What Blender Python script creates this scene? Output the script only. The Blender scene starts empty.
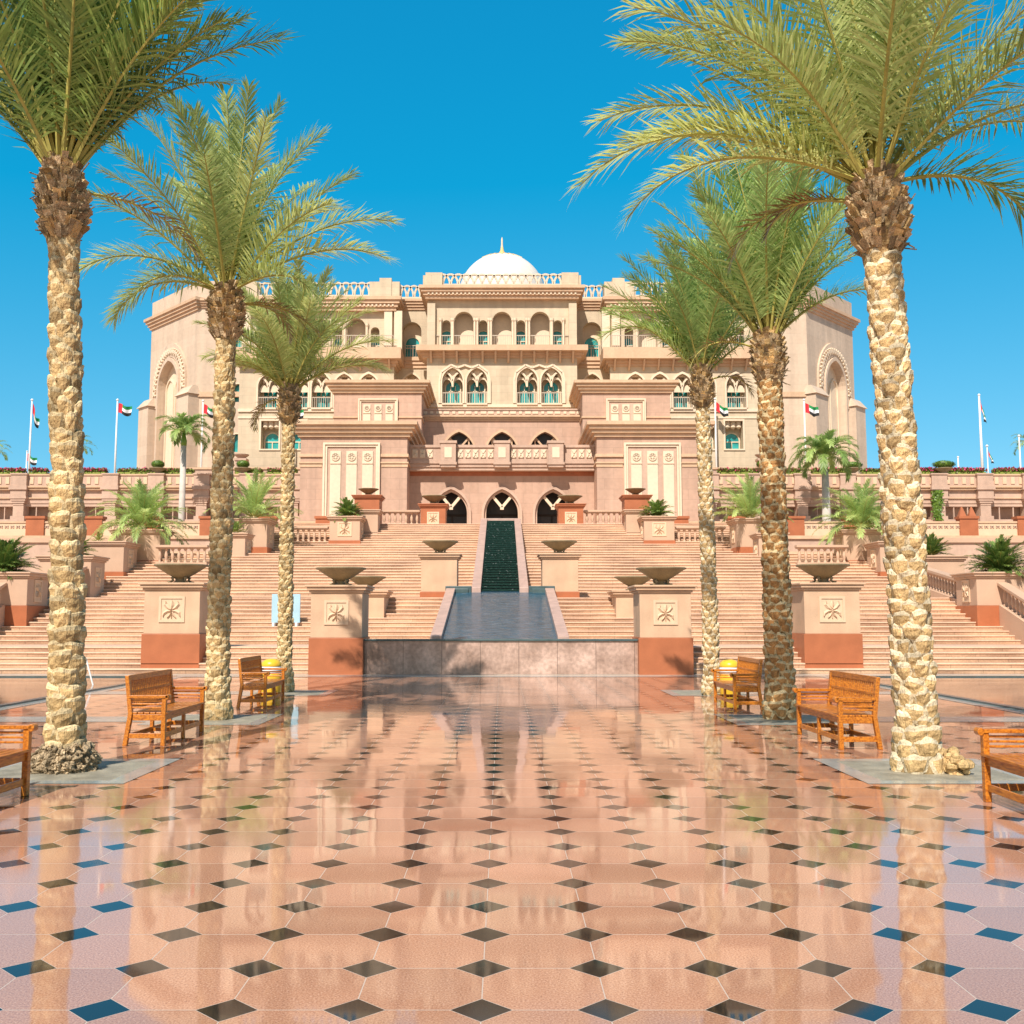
import bpy, math, random
from mathutils import Vector, Matrix
from mathutils.geometry import tessellate_polygon
R = math.radians
sin, cos, pi = math.sin, math.cos, math.pi
S = bpy.context.scene
col = S.collection

# ------------------------------------------------------------------ camera
F = 1058.0                      # focal length in picture pixels
CXP, HOR, EYE = 502.0, 619.0, 1.6
TH = math.atan((HOR - 512) / F)  # the camera looks slightly up
cd = bpy.data.cameras.new('camera'); cam = bpy.data.objects.new('camera', cd); col.objects.link(cam)
cam.location = (0, 0, EYE); cam.rotation_euler = (R(90) + TH, 0, 0)
cd.sensor_width = 36; cd.lens = F / 1024 * 36; cd.shift_x = (512 - CXP) / 1024
cd.clip_start = .1; cd.clip_end = 3000
S.camera = cam

# ------------------------------------------------------------------ light
SUN_EL, SUN_AZ = R(47), R(18)    # the sun stands behind the viewer, a little to the left
sv = Vector((-sin(SUN_AZ)*cos(SUN_EL), -cos(SUN_AZ)*cos(SUN_EL), sin(SUN_EL)))
ld = bpy.data.lights.new('sun', 'SUN'); ld.energy = 4.6; ld.angle = R(.5); ld.color = (1, .915, .82)
lo = bpy.data.objects.new('sun', ld); col.objects.link(lo); lo.location = (-20, -40, 60)
lo.rotation_euler = sv.to_track_quat('Z', 'Y').to_euler()
w = bpy.data.worlds.new('World'); S.world = w; w.use_nodes = True
nt = w.node_tree; nt.nodes.clear()
sky = nt.nodes.new('ShaderNodeTexSky'); sky.sky_type = 'NISHITA'; sky.sun_disc = False
sky.sun_elevation = SUN_EL; sky.sun_rotation = R(180) + SUN_AZ
sky.air_density = 1.0; sky.dust_density = .2; sky.ozone_density = 3.0
# deepen the blue of the clear sky away from the sun; a warm tint added on the sun side takes cyan out of the shadows
def wn_(ty, **kw):
    n = nt.nodes.new('ShaderNode'+ty)
    for k, v in kw.items(): setattr(n, k, v)
    return n
sp = wn_('SeparateColor'); nt.links.new(sky.outputs[0], sp.inputs[0])
def chan(i, op, v, gain, pre=None):
    n = wn_('Math', operation=op); nt.links.new(sp.outputs[i], n.inputs[0]); n.inputs[1].default_value = v
    m_ = wn_('Math', operation='MULTIPLY'); nt.links.new(n.outputs[0], m_.inputs[0]); m_.inputs[1].default_value = gain
    mm_ = wn_('Math', operation='MAXIMUM'); nt.links.new(m_.outputs[0], mm_.inputs[0]); mm_.inputs[1].default_value = .04; return mm_.outputs[0]
cc = wn_('CombineColor')
nt.links.new(chan(0, 'SUBTRACT', 1.25, .68), cc.inputs[0]); nt.links.new(chan(1, 'POWER', .65, 1.62), cc.inputs[1]); nt.links.new(chan(2, 'POWER', .5, 2.63), cc.inputs[2])
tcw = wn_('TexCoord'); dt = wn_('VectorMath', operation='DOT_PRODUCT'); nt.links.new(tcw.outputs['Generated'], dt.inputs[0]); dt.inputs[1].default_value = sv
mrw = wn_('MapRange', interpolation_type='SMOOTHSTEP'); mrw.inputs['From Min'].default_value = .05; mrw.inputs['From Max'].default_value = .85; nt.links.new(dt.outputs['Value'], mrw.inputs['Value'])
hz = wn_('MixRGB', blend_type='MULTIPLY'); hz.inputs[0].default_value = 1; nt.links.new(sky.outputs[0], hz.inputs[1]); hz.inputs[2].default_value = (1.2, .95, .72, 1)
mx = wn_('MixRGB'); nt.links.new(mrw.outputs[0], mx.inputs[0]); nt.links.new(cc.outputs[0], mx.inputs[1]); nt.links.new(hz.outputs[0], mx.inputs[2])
bg = nt.nodes.new('ShaderNodeBackground'); bg.inputs[1].default_value = .10
wo = nt.nodes.new('ShaderNodeOutputWorld')
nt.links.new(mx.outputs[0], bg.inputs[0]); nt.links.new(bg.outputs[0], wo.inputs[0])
S.view_settings.view_transform = 'Standard'; S.view_settings.look = 'None'
S.view_settings.exposure = .42; S.view_settings.gamma = 1
S.render.engine = 'CYCLES'

# ------------------------------------------------------------------ helpers
def W(px, py, Y):
    """point of the plane at distance Y that the photograph shows at (px, py)"""
    v = (512 - py) / F
    z = Y * (sin(TH) + v*cos(TH)) / (cos(TH) - v*sin(TH))
    return (px - CXP) / F * (Y*cos(TH) + z*sin(TH)), z + EYE
def ZZ(py, Y): return W(0, py, Y)[1]
def XX(px, Y, py=450): return W(px, py, Y)[0]

class MB:
    def __init__(s, M=None): s.v = []; s.f = []; s.m = []; s.c = []; s.M = M; s.col = 1.0; s.mi = 0
    def av(s, p, c=None):
        p = Vector(p)
        if s.M is not None: p = s.M @ p
        s.v.append(p); s.c.append(s.col if c is None else c); return len(s.v)-1
    def face(s, idx, mi=None): s.f.append(tuple(idx)); s.m.append(s.mi if mi is None else mi)
    def poly(s, pts, mi=None): s.face([s.av(p) for p in pts], mi)
    def box(s, x0, x1, y0, y1, z0, z1, mi=None):
        if x0 > x1: x0, x1 = x1, x0
        b = [s.av(p) for p in ((x0,y0,z0),(x1,y0,z0),(x1,y1,z0),(x0,y1,z0),(x0,y0,z1),(x1,y0,z1),(x1,y1,z1),(x0,y1,z1))]
        for q in ((0,3,2,1),(4,5,6,7),(0,1,5,4),(1,2,6,5),(2,3,7,6),(3,0,4,7)): s.face([b[i] for i in q], mi)
    def frustum(s, a, b, mi=None):
        """a, b = (x0,x1,y0,y1,z)"""
        x0,x1,y0,y1,z0 = a; X0,X1,Y0,Y1,z1 = b
        v = [s.av(p) for p in ((x0,y0,z0),(x1,y0,z0),(x1,y1,z0),(x0,y1,z0),(X0,Y0,z1),(X1,Y0,z1),(X1,Y1,z1),(X0,Y1,z1))]
        for q in ((0,3,2,1),(4,5,6,7),(0,1,5,4),(1,2,6,5),(2,3,7,6),(3,0,4,7)): s.face([v[i] for i in q], mi)
    def bar(s, p, q, w, h=None, up=(0,0,1)):
        p, q = Vector(p), Vector(q); h = h or w
        d = (q-p).normalized(); a = d.cross(Vector(up))
        if a.length < 1e-4: a = d.cross(Vector((1,0,0)))
        a.normalize(); b = a.cross(d)
        a *= w/2; b *= h/2
        v = [s.av(x) for x in (p-a-b, p+a-b, p+a+b, p-a+b, q-a-b, q+a-b, q+a+b, q-a+b)]
        for k in ((0,1,2,3),(7,6,5,4),(0,4,5,1),(1,5,6,2),(2,6,7,3),(3,7,4,0)): s.face([v[i] for i in k])
    def prism_x(s, yz, x0, x1):
        """polygon in the YZ plane swept along X"""
        a = [s.av((x0, y, z)) for y, z in yz]; b = [s.av((x1, y, z)) for y, z in yz]
        n = len(yz)
        s.face(a); s.face(b[::-1])
        for i in range(n): s.face((a[i], b[i], b[(i+1)%n], a[(i+1)%n]))
    def tube(s, pts, r, n=8, cap=True):
        pts = [Vector(p) for p in pts]; rs = r if isinstance(r, (list, tuple)) else [r]*len(pts)
        rings = []
        for i, p in enumerate(pts):
            d = (pts[min(i+1, len(pts)-1)] - pts[max(i-1, 0)]).normalized()
            a = d.cross(Vector((0,0,1)))
            if a.length < 1e-3: a = Vector((1,0,0))
            a.normalize(); b = a.cross(d)
            rings.append([s.av(p + (a*cos(2*pi*k/n) + b*sin(2*pi*k/n))*rs[i]) for k in range(n)])
        for A, B in zip(rings, rings[1:]):
            for k in range(n): s.face((A[k], A[(k+1)%n], B[(k+1)%n], B[k]))
        if cap: s.face(rings[0][::-1]); s.face(rings[-1])
    def lathe(s, prof, c=(0,0,0), n=20, sx=1, sy=1):
        c = Vector(c); rings = []
        for r, z in prof:
            if r < 1e-4: rings.append([s.av(c + Vector((0,0,z)))]*n)
            else: rings.append([s.av(c + Vector((r*cos(2*pi*k/n)*sx, r*sin(2*pi*k/n)*sy, z))) for k in range(n)])
        for A, B in zip(rings, rings[1:]):
            for k in range(n):
                q = []
                for i in (A[k], A[(k+1)%n], B[(k+1)%n], B[k]):
                    if i not in q: q.append(i)
                if len(q) > 2: s.face(q)
    def wall(s, outline, holes, y, t, mi=None):
        """wall in the XZ plane, front at y, thickness t, with openings"""
        loops = [outline] + holes
        flat = [p for l in loops for p in l]
        tris = tessellate_polygon([[Vector((x, z, 0)) for x, z in l] for l in loops])
        idx = [s.av((x, y, z)) for x, z in flat]
        for a, b, c in tris:
            A, B, C = flat[a], flat[b], flat[c]
            o = (B[0]-A[0])*(C[1]-A[1]) - (B[1]-A[1])*(C[0]-A[0])
            s.face((idx[a], idx[b], idx[c]) if o > 0 else (idx[a], idx[c], idx[b]), mi)
        k = 0
        for l in loops:
            n = len(l); ar = sum(l[i][0]*l[(i+1)%n][1]-l[(i+1)%n][0]*l[i][1] for i in range(n))
            fr = [s.av((x, y, z)) for x, z in l]; bk = [s.av((x, y+t, z)) for x, z in l]
            for i in range(n):
                q = (fr[i], bk[i], bk[(i+1)%n], fr[(i+1)%n])
                out = (k == 0) == (ar > 0)
                s.face(q if out else q[::-1], mi)
            k += 1
    def band(s, inner, outer, y0, y1, closed=False):
        """moulding between two outlines of equal length, from y0 (front) to y1"""
        n = len(inner)
        A = [s.av((x, y0, z)) for x, z in inner]; B = [s.av((x, y0, z)) for x, z in outer]
        C = [s.av((x, y1, z)) for x, z in inner]; D = [s.av((x, y1, z)) for x, z in outer]
        for i in range(n if closed else n-1):
            j = (i+1) % n
            s.face((A[i], A[j], B[j], B[i])); s.face((B[i], B[j], D[j], D[i])); s.face((A[j], A[i], C[i], C[j]))
    def mirrored(s):
        m = MB(); m.v = [Vector((-p.x, p.y, p.z)) for p in s.v]; m.f = [f[::-1] for f in s.f]; m.m = s.m[:]; m.c = s.c[:]
        return m
    def join(s, o):
        k = len(s.v); s.v += o.v; s.c += o.c; s.m += o.m; s.f += [tuple(i+k for i in f) for f in o.f]; return s
    def both(s): return s.join(s.mirrored())
    def build(s, name, mats, parent=None, loc=(0,0,0), smooth=False, bevel=0, tone=False, label=None):
        """link as ONE mesh object; points are world points when the parent sits unrotated in the scene"""
        off = Vector(loc)
        me = bpy.data.meshes.new(name)
        me.from_pydata([p - off for p in s.v], [], s.f)
        if not isinstance(mats, (list, tuple)): mats = [mats]
        for m in mats: me.materials.append(m)
        me.polygons.foreach_set('material_index', s.m)
        if smooth: me.polygons.foreach_set('use_smooth', [True]*len(s.f))
        if tone:
            a = me.attributes.new('tone', 'FLOAT', 'POINT'); a.data.foreach_set('value', [float(c) for c in s.c])
        me.update()
        o = bpy.data.objects.new(name, me); col.objects.link(o)
        if parent is not None: o.parent = parent
        else: o.location = off
        if bevel:
            b = o.modifiers.new('bevel', 'BEVEL'); b.width = bevel; b.segments = 2; b.limit_method = 'ANGLE'; b.angle_limit = R(40)
        if label: o['label'] = label
        return o
def tag(o, label, cat, group=None):
    o['label'] = label; o['category'] = cat
    if group: o['group'] = group
    return o
def thing(name, label, cat, loc=(0,0,0), rz=0, group=None):
    o = bpy.data.objects.new(name, None); col.objects.link(o); o.empty_display_size = .2
    o.location = loc; o.rotation_euler = (0, 0, rz)
    return tag(o, label, cat, group)
def struct(o, kind='structure'): o['kind'] = kind; return o
def kids(o): return [c for c in bpy.data.objects if c.parent == o]
def copy_tree(o, parent=None):
    c = o.copy(); col.objects.link(c)
    if parent: c.parent = parent
    for ch in kids(o): copy_tree(ch, c)
    return c
def copy_thing(o, loc, rz=0, label=None, group=None, scale=None):
    c = copy_tree(o); c.location = loc; c.rotation_euler = (0, 0, rz)
    if scale: c.scale = scale
    if label: c['label'] = label
    if group: c['group'] = group
    return c
def arch(cx, z0, w, h, kind='round', n=10, k=.75):
    """outline: bottom left, bottom right, then over the arch back to the left"""
    pts = [(cx-w/2, z0), (cx+w/2, z0)]
    if kind == 'round':
        zs = z0 + h - w/2
        pts += [(cx + w/2*cos(pi*i/n/1), zs + w/2*sin(pi*i/n)) for i in range(n+1)]
    else:
        r = w*k; rise = math.sqrt(r*r - (r-w/2)**2); zs = z0 + h - rise
        a = math.acos((r-w/2)/r); m = n//2
        pts += [(cx+w/2-r + r*cos(a*i/m), zs + r*sin(a*i/m)) for i in range(m+1)]
        pts += [(cx-w/2+r - r*cos(a*(m-i)/m), zs + r*sin(a*(m-i)/m)) for i in range(1, m+1)]
    return pts
def rect(x0, x1, z0, z1): return [(x0,z0),(x1,z0),(x1,z1),(x0,z1)]
def arch_path(cx, z0, w, h, kind='round', n=10, k=.75):
    p = arch(cx, z0, w, h, kind, n, k); return p[1:] + [p[0]]

# ------------------------------------------------------------------ materials
def nodes(name):
    m = bpy.data.materials.new(name); m.use_nodes = True; t = m.node_tree
    return m, t, t.nodes['Principled BSDF'], (lambda ty, **kw: mk(t, ty, kw)), t.links.new
def mk(t, ty, kw):
    n = t.nodes.new('ShaderNode'+ty)
    for k, v in kw.items(): setattr(n, k, v)
    return n
def mul(c, k): return (min(1, c[0]*k), min(1, c[1]*k), min(1, c[2]*k), 1)
def stone(name, c, rough=.75, var=.12, scale=1.5, fine=40, bump=.15, course=None, joint=.78, tint=None, tone=False, spec=.3, streak=0):
    m, t, b, N, L = nodes(name)
    tc = N('TexCoord'); n1 = N('TexNoise'); n1.inputs['Scale'].default_value = scale; n1.inputs['Detail'].default_value = 6
    n2 = N('TexNoise'); n2.inputs['Scale'].default_value = fine; n2.inputs['Detail'].default_value = 3
    L(tc.outputs['Object'], n1.inputs['Vector']); L(tc.outputs['Object'], n2.inputs['Vector'])
    r1 = N('ValToRGB'); r1.color_ramp.elements[0].position = .32; r1.color_ramp.elements[1].position = .68
    r1.color_ramp.elements[0].color = mul(c, 1-var); r1.color_ramp.elements[1].color = mul(tint or c, 1+var)
    L(n1.outputs['Fac'], r1.inputs[0])
    mr = N('MapRange'); mr.inputs['To Min'].default_value = 1-var*.9; mr.inputs['To Max'].default_value = 1+var*.9
    mr.inputs['From Min'].default_value = .3; mr.inputs['From Max'].default_value = .7
    L(n2.outputs['Fac'], mr.inputs['Value'])
    mm = N('MixRGB', blend_type='MULTIPLY'); mm.inputs[0].default_value = 1
    L(r1.outputs[0], mm.inputs[1]); L(mr.outputs[0], mm.inputs[2]); out = mm.outputs[0]
    if course:
        sp = N('SeparateXYZ'); L(tc.outputs['Object'], sp.inputs[0])
        ad = N('Math', operation='ADD'); L(sp.outputs[0], ad.inputs[0]); L(sp.outputs[1], ad.inputs[1])
        cb = N('CombineXYZ'); L(ad.outputs[0], cb.inputs[0]); L(sp.outputs[2], cb.inputs[1])
        br = N('TexBrick'); L(cb.outputs[0], br.inputs['Vector']); br.inputs['Scale'].default_value = 1
        br.inputs['Brick Width'].default_value = course[0]; br.inputs['Row Height'].default_value = course[1]
        br.inputs['Mortar Size'].default_value = course[2]; br.inputs['Mortar Smooth'].default_value = .3
        br.inputs['Color1'].default_value = (1,1,1,1); br.inputs['Color2'].default_value = (.93,.92,.91,1); br.inputs['Mortar'].default_value = (joint,)*3+(1,)
        m2 = N('MixRGB', blend_type='MULTIPLY'); m2.inputs[0].default_value = 1
        L(out, m2.inputs[1]); L(br.outputs['Color'], m2.inputs[2]); out = m2.outputs[0]
    if streak:      # rain streaks and dust under ledges
        mp = N('Mapping'); mp.inputs['Scale'].default_value = (1.6, 1.6, .10); L(tc.outputs['Object'], mp.inputs[0])
        n5 = N('TexNoise'); n5.inputs['Scale'].default_value = 1.1; n5.inputs['Detail'].default_value = 5; L(mp.outputs[0], n5.inputs['Vector'])
        m5 = N('MapRange'); m5.inputs['From Min'].default_value = .35; m5.inputs['From Max'].default_value = .65; m5.inputs['To Min'].default_value = 1-streak; m5.inputs['To Max'].default_value = 1+streak*.5
        L(n5.outputs['Fac'], m5.inputs['Value']); m6 = N('MixRGB', blend_type='MULTIPLY'); m6.inputs[0].default_value = 1; L(out, m6.inputs[1]); L(m5.outputs[0], m6.inputs[2]); out = m6.outputs[0]
    if tone:
        at = N('Attribute', attribute_name='tone'); m3 = N('MixRGB', blend_type='MULTIPLY'); m3.inputs[0].default_value = 1
        L(out, m3.inputs[1]); L(at.outputs['Fac'], m3.inputs[2]); out = m3.outputs[0]
    L(out, b.inputs['Base Color']); b.inputs['Roughness'].default_value = rough; b.inputs['Specular IOR Level'].default_value = spec
    if bump:
        bp = N('Bump'); bp.inputs['Strength'].default_value = bump; bp.inputs['Distance'].default_value = .02
        L(n2.outputs['Fac'], bp.inputs['Height']); L(bp.outputs[0], b.inputs['Normal'])
    return m
def plain(name, c, rough=.5, metal=0, spec=.5):
    return stone(name, c, rough, .06, 3, 60, .05, spec=spec)
CREAM   = stone('facade_cream', (.605,.495,.35), course=(1.6,.55,.012), joint=.80, var=.06, scale=.25, fine=3, streak=.09)
CREAM2  = stone('trim_cream', (.72,.585,.43), var=.05, scale=.5, fine=6)
PINK    = stone('pink_stone', (.515,.34,.25), course=(1.1,.62,.014), joint=.80, var=.07, scale=.3, fine=4, streak=.09)
PINKD   = stone('pink_render', (.525,.365,.275), var=.07, scale=.4, fine=5, streak=.09)
TOWER   = stone('tower_render', (.61,.475,.355), var=.06, scale=.25, fine=4, course=(1.6,.8,.012), joint=.86, streak=.09)
CORN    = stone('cornice_stone', (.60,.41,.265), var=.07, scale=.6, fine=6, streak=.07)
TERRA   = stone('terracotta_granite', (.40,.135,.06), rough=.45, var=.10, scale=2, fine=70, bump=.05)
BODY    = stone('pedestal_limestone', (.60,.40,.26), var=.10, scale=1.6, fine=45, streak=.06)
BODY2   = stone('carved_limestone', (.68,.49,.33), var=.06, scale=2, fine=45)
PLANT   = stone('planter_limestone', (.55,.37,.255), var=.07, scale=1.2, fine=40)
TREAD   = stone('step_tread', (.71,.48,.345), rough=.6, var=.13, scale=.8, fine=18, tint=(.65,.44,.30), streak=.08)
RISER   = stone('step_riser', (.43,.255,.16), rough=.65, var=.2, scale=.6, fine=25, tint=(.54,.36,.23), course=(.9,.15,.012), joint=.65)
MARBLE  = stone('fountain_marble', (.36,.235,.18), rough=.25, var=.25, scale=1.3, fine=9, bump=.02, course=(1.12,4,.012), joint=.5, tint=(.47,.33,.27), spec=.5)
KERB    = stone('kerb_granite', (.50,.34,.28), rough=.4, var=.12, scale=3, fine=60, bump=.04)
BOWLM   = stone('bowl_stone', (.255,.20,.115), rough=.6, var=.18, scale=3, fine=30)
WHITE   = stone('white_paint', (.80,.78,.72), var=.03)
RAIL    = stone('rail_metal', (.50,.42,.33), var=.04, rough=.5)
LATT    = stone('lattice_stone', (.66,.55,.42), var=.04)
DOMEM   = stone('dome_white', (.74,.69,.60), rough=.45, var=.04, scale=.4, fine=2)
GOLD    = stone('gilded_band', (.75,.52,.20), rough=.35)
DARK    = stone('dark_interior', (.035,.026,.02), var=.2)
WOOD    = None
YELL    = plain('yellow_plastic', (.78,.48,.03), .35)
PALEB   = plain('pale_blue_board', (.36,.56,.66), .5)
SOIL    = stone('soil', (.09,.06,.035), var=.3)
GRATE   = stone('tree_pit_grit', (.30,.27,.20), rough=.6, var=.25, scale=4, fine=60, bump=.4)
SLATE   = stone('grey_green_granite', (.33,.37,.35), rough=.16, var=.16, scale=2.5, fine=70, bump=.02, spec=.5)
SLATED  = stone('dark_teal_granite', (.06,.10,.105), rough=.2, var=.2, scale=3, fine=70, bump=.02, spec=.5)
PALE    = stone('pale_granite', (.50,.45,.38), rough=.22, var=.12, scale=3, fine=60, bump=.02, spec=.5)
POSTM   = stone('white_metal', (.82,.82,.80), rough=.35, var=.03)
FRED    = plain('flag_red', (.62,.02,.035), .8); FGRN = plain('flag_green', (.01,.23,.06), .8)
FWHT    = plain('flag_white', (.8,.8,.8), .8); FBLK = plain('flag_black', (.015,.015,.015), .8)
def wood():
    m, t, b, N, L = nodes('varnished_teak')
    tc = N('TexCoord'); mp = N('Mapping'); mp.inputs['Scale'].default_value = (9, 2.2, 14); L(tc.outputs['Object'], mp.inputs[0])
    n = N('TexNoise'); n.inputs['Scale'].default_value = 4; n.inputs['Detail'].default_value = 6; L(mp.outputs[0], n.inputs['Vector'])
    r = N('ValToRGB'); r.color_ramp.elements[0].position = .3; r.color_ramp.elements[1].position = .7
    r.color_ramp.elements[0].color = (.28,.07,.006,1); r.color_ramp.elements[1].color = (.68,.245,.020,1)
    L(n.outputs['Fac'], r.inputs[0]); L(r.outputs[0], b.inputs['Base Color'])
    b.inputs['Roughness'].default_value = .38; b.inputs['Coat Weight'].default_value = .2
    bp = N('Bump'); bp.inputs['Strength'].default_value = .1; bp.inputs['Distance'].default_value = .01; L(n.outputs['Fac'], bp.inputs['Height']); L(bp.outputs[0], b.inputs['Normal'])
    return m
WOOD = wood()
def glassm(name, c, rough=.08):
    m, t, b, N, L = nodes(name)
    tc = N('TexCoord'); n = N('TexNoise'); n.inputs['Scale'].default_value = .9; L(tc.outputs['Object'], n.inputs['Vector'])
    r = N('ValToRGB'); r.color_ramp.elements[0].color = mul(c, .65); r.color_ramp.elements[1].color = mul(c, 1.35); r.color_ramp.elements[0].position = .35; r.color_ramp.elements[1].position = .65
    L(n.outputs['Fac'], r.inputs[0]); L(r.outputs[0], b.inputs['Base Color']); b.inputs['Roughness'].default_value = rough
    return m
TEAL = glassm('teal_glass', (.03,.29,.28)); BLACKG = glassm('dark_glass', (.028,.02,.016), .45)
def waterm(name, c, sc, st, rough=.06, streak=(1,1,1), foam=0):
    m, t, b, N, L = nodes(name)
    tc = N('TexCoord'); mp = N('Mapping'); mp.inputs['Scale'].default_value = streak; L(tc.outputs['Object'], mp.inputs[0])
    n = N('TexNoise'); n.inputs['Scale'].default_value = sc; n.inputs['Detail'].default_value = 4; L(mp.outputs[0], n.inputs['Vector'])
    bp = N('Bump'); bp.inputs['Strength'].default_value = st; bp.inputs['Distance'].default_value = .03
    L(n.outputs['Fac'], bp.inputs['Height']); L(bp.outputs[0], b.inputs['Normal'])
    r = N('ValToRGB'); r.color_ramp.elements[0].color = mul(c, .7); r.color_ramp.elements[1].color = mul(c, 1.4); r.color_ramp.elements[0].position = .35; r.color_ramp.elements[1].position = .65
    L(n.outputs['Fac'], r.inputs[0])
    if foam:  # glints on the water, painted into its colour as pale flecks
        e = r.color_ramp.elements.new(.66); e.color = mul(c, 1.5); e = r.color_ramp.elements.new(.71); e.color = (foam, foam, foam, 1)
    L(r.outputs[0], b.inputs['Base Color']); b.inputs['Roughness'].default_value = rough; b.inputs['IOR'].default_value = 1.33
    return m
WBLUE = waterm('basin_water', (.03,.085,.13), 2.6, .55, .10, (1.0,4.5,1), .20)
WGREEN = waterm('cascade_water', (.010,.036,.028), 9, .6, .12, (1.3,3,3.5), .5)
WPOOL = waterm('pool_water', (.17,.105,.07), 1.2, .06, .07)
def leafm(name, c1, c2, trans=.25, rough=.45):
    """leaf colour runs between two tones with the leaf's own tone value"""
    m, t, b, N, L = nodes(name)
    at = N('Attribute', attribute_name='tone'); r = N('ValToRGB')
    r.color_ramp.elements[0].color = c1 + (1,); r.color_ramp.elements[1].color = c2 + (1,)
    tc = N('TexCoord'); n = N('TexNoise'); n.inputs['Scale'].default_value = 2.5; L(tc.outputs['Object'], n.inputs['Vector'])
    ad = N('MapRange'); ad.inputs['To Min'].default_value = -.18; ad.inputs['To Max'].default_value = .18; L(n.outputs['Fac'], ad.inputs['Value'])
    sm = N('Math', operation='ADD'); L(at.outputs['Fac'], sm.inputs[0]); L(ad.outputs[0], sm.inputs[1])
    L(sm.outputs[0], r.inputs[0]); L(r.outputs[0], b.inputs['Base Color']); b.inputs['Roughness'].default_value = rough
    tr = N('BsdfTranslucent'); mxs = N('MixShader'); mxs.inputs[0].default_value = trans
    L(r.outputs[0], tr.inputs[0]); L(b.outputs[0], mxs.inputs[1]); L(tr.outputs[0], mxs.inputs[2])
    L(mxs.outputs[0], t.nodes['Material Output'].inputs[0])
    return m
LEAF = leafm('date_palm_leaflets', (.15,.25,.055), (.74,.78,.31), .4)
LEAFD = leafm('dark_palm_leaflets', (.05,.14,.026), (.48,.60,.16), .35)
LEAFG = leafm('bright_palm_leaflets', (.11,.24,.055), (.62,.76,.27), .4)
LEAFC = leafm('cycad_leaflets', (.03,.085,.014), (.26,.38,.09), .2)
LEAFH = leafm('hedge_leaves', (.06,.10,.018), (.32,.38,.07), .2)
LEAFT = leafm('topiary_leaves', (.03,.08,.008), (.16,.27,.03), .15)
FLOWR = plain('magenta_petals', (.55,.05,.16), .7)
RACH = stone('palm_stalk', (.42,.38,.10), var=.15, scale=3, fine=20, bump=.05)
DRY = leafm('dry_leaflets', (.12,.075,.03), (.42,.30,.11), .15)
def barkm(name, c, var=.25):
    m = stone(name, c, rough=.9, var=var, scale=9, fine=70, bump=0, tone=True, spec=.12)
    t = m.node_tree; b = t.nodes['Principled BSDF']; L = t.links.new
    tc = mk(t, 'TexCoord', {}); h = None
    for sc, st, k in ((55, (1,1,.35), .9), (16, (1,1,1), .9)):
        mp = mk(t, 'Mapping', {}); mp.inputs['Scale'].default_value = st; n = mk(t, 'TexNoise', {}); n.inputs['Scale'].default_value = sc; n.inputs['Detail'].default_value = 6
        L(tc.outputs['Object'], mp.inputs[0]); L(mp.outputs[0], n.inputs['Vector'])
        bp = mk(t, 'Bump', {}); bp.inputs['Strength'].default_value = k; bp.inputs['Distance'].default_value = .025; L(n.outputs['Fac'], bp.inputs['Height'])
        if h: L(h, bp.inputs['Normal'])
        h = bp.outputs[0]
    L(h, b.inputs['Normal']); return m
BARK_TAN = barkm('palm_bark_tan', (.56,.385,.18), .28); BARK_PALE = barkm('palm_bark_pale', (.58,.40,.19), .28)
BARK_BROWN = barkm('palm_bark_brown', (.48,.26,.10), .3); BARK_FIB = barkm('palm_boot_fibre', (.52,.39,.235), .35)
RIM_L = barkm('cut_boot_light', (.68,.54,.31), .22); RIM_W = barkm('cut_boot_cream', (.70,.59,.40), .2); ROOT = barkm('root_mass', (.36,.275,.17), .35)
ROYAL = stone('royal_palm_bark', (.55,.50,.44), var=.12, scale=4); SHAFT = plain('green_crownshaft', (.16,.28,.04), .4)

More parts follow.
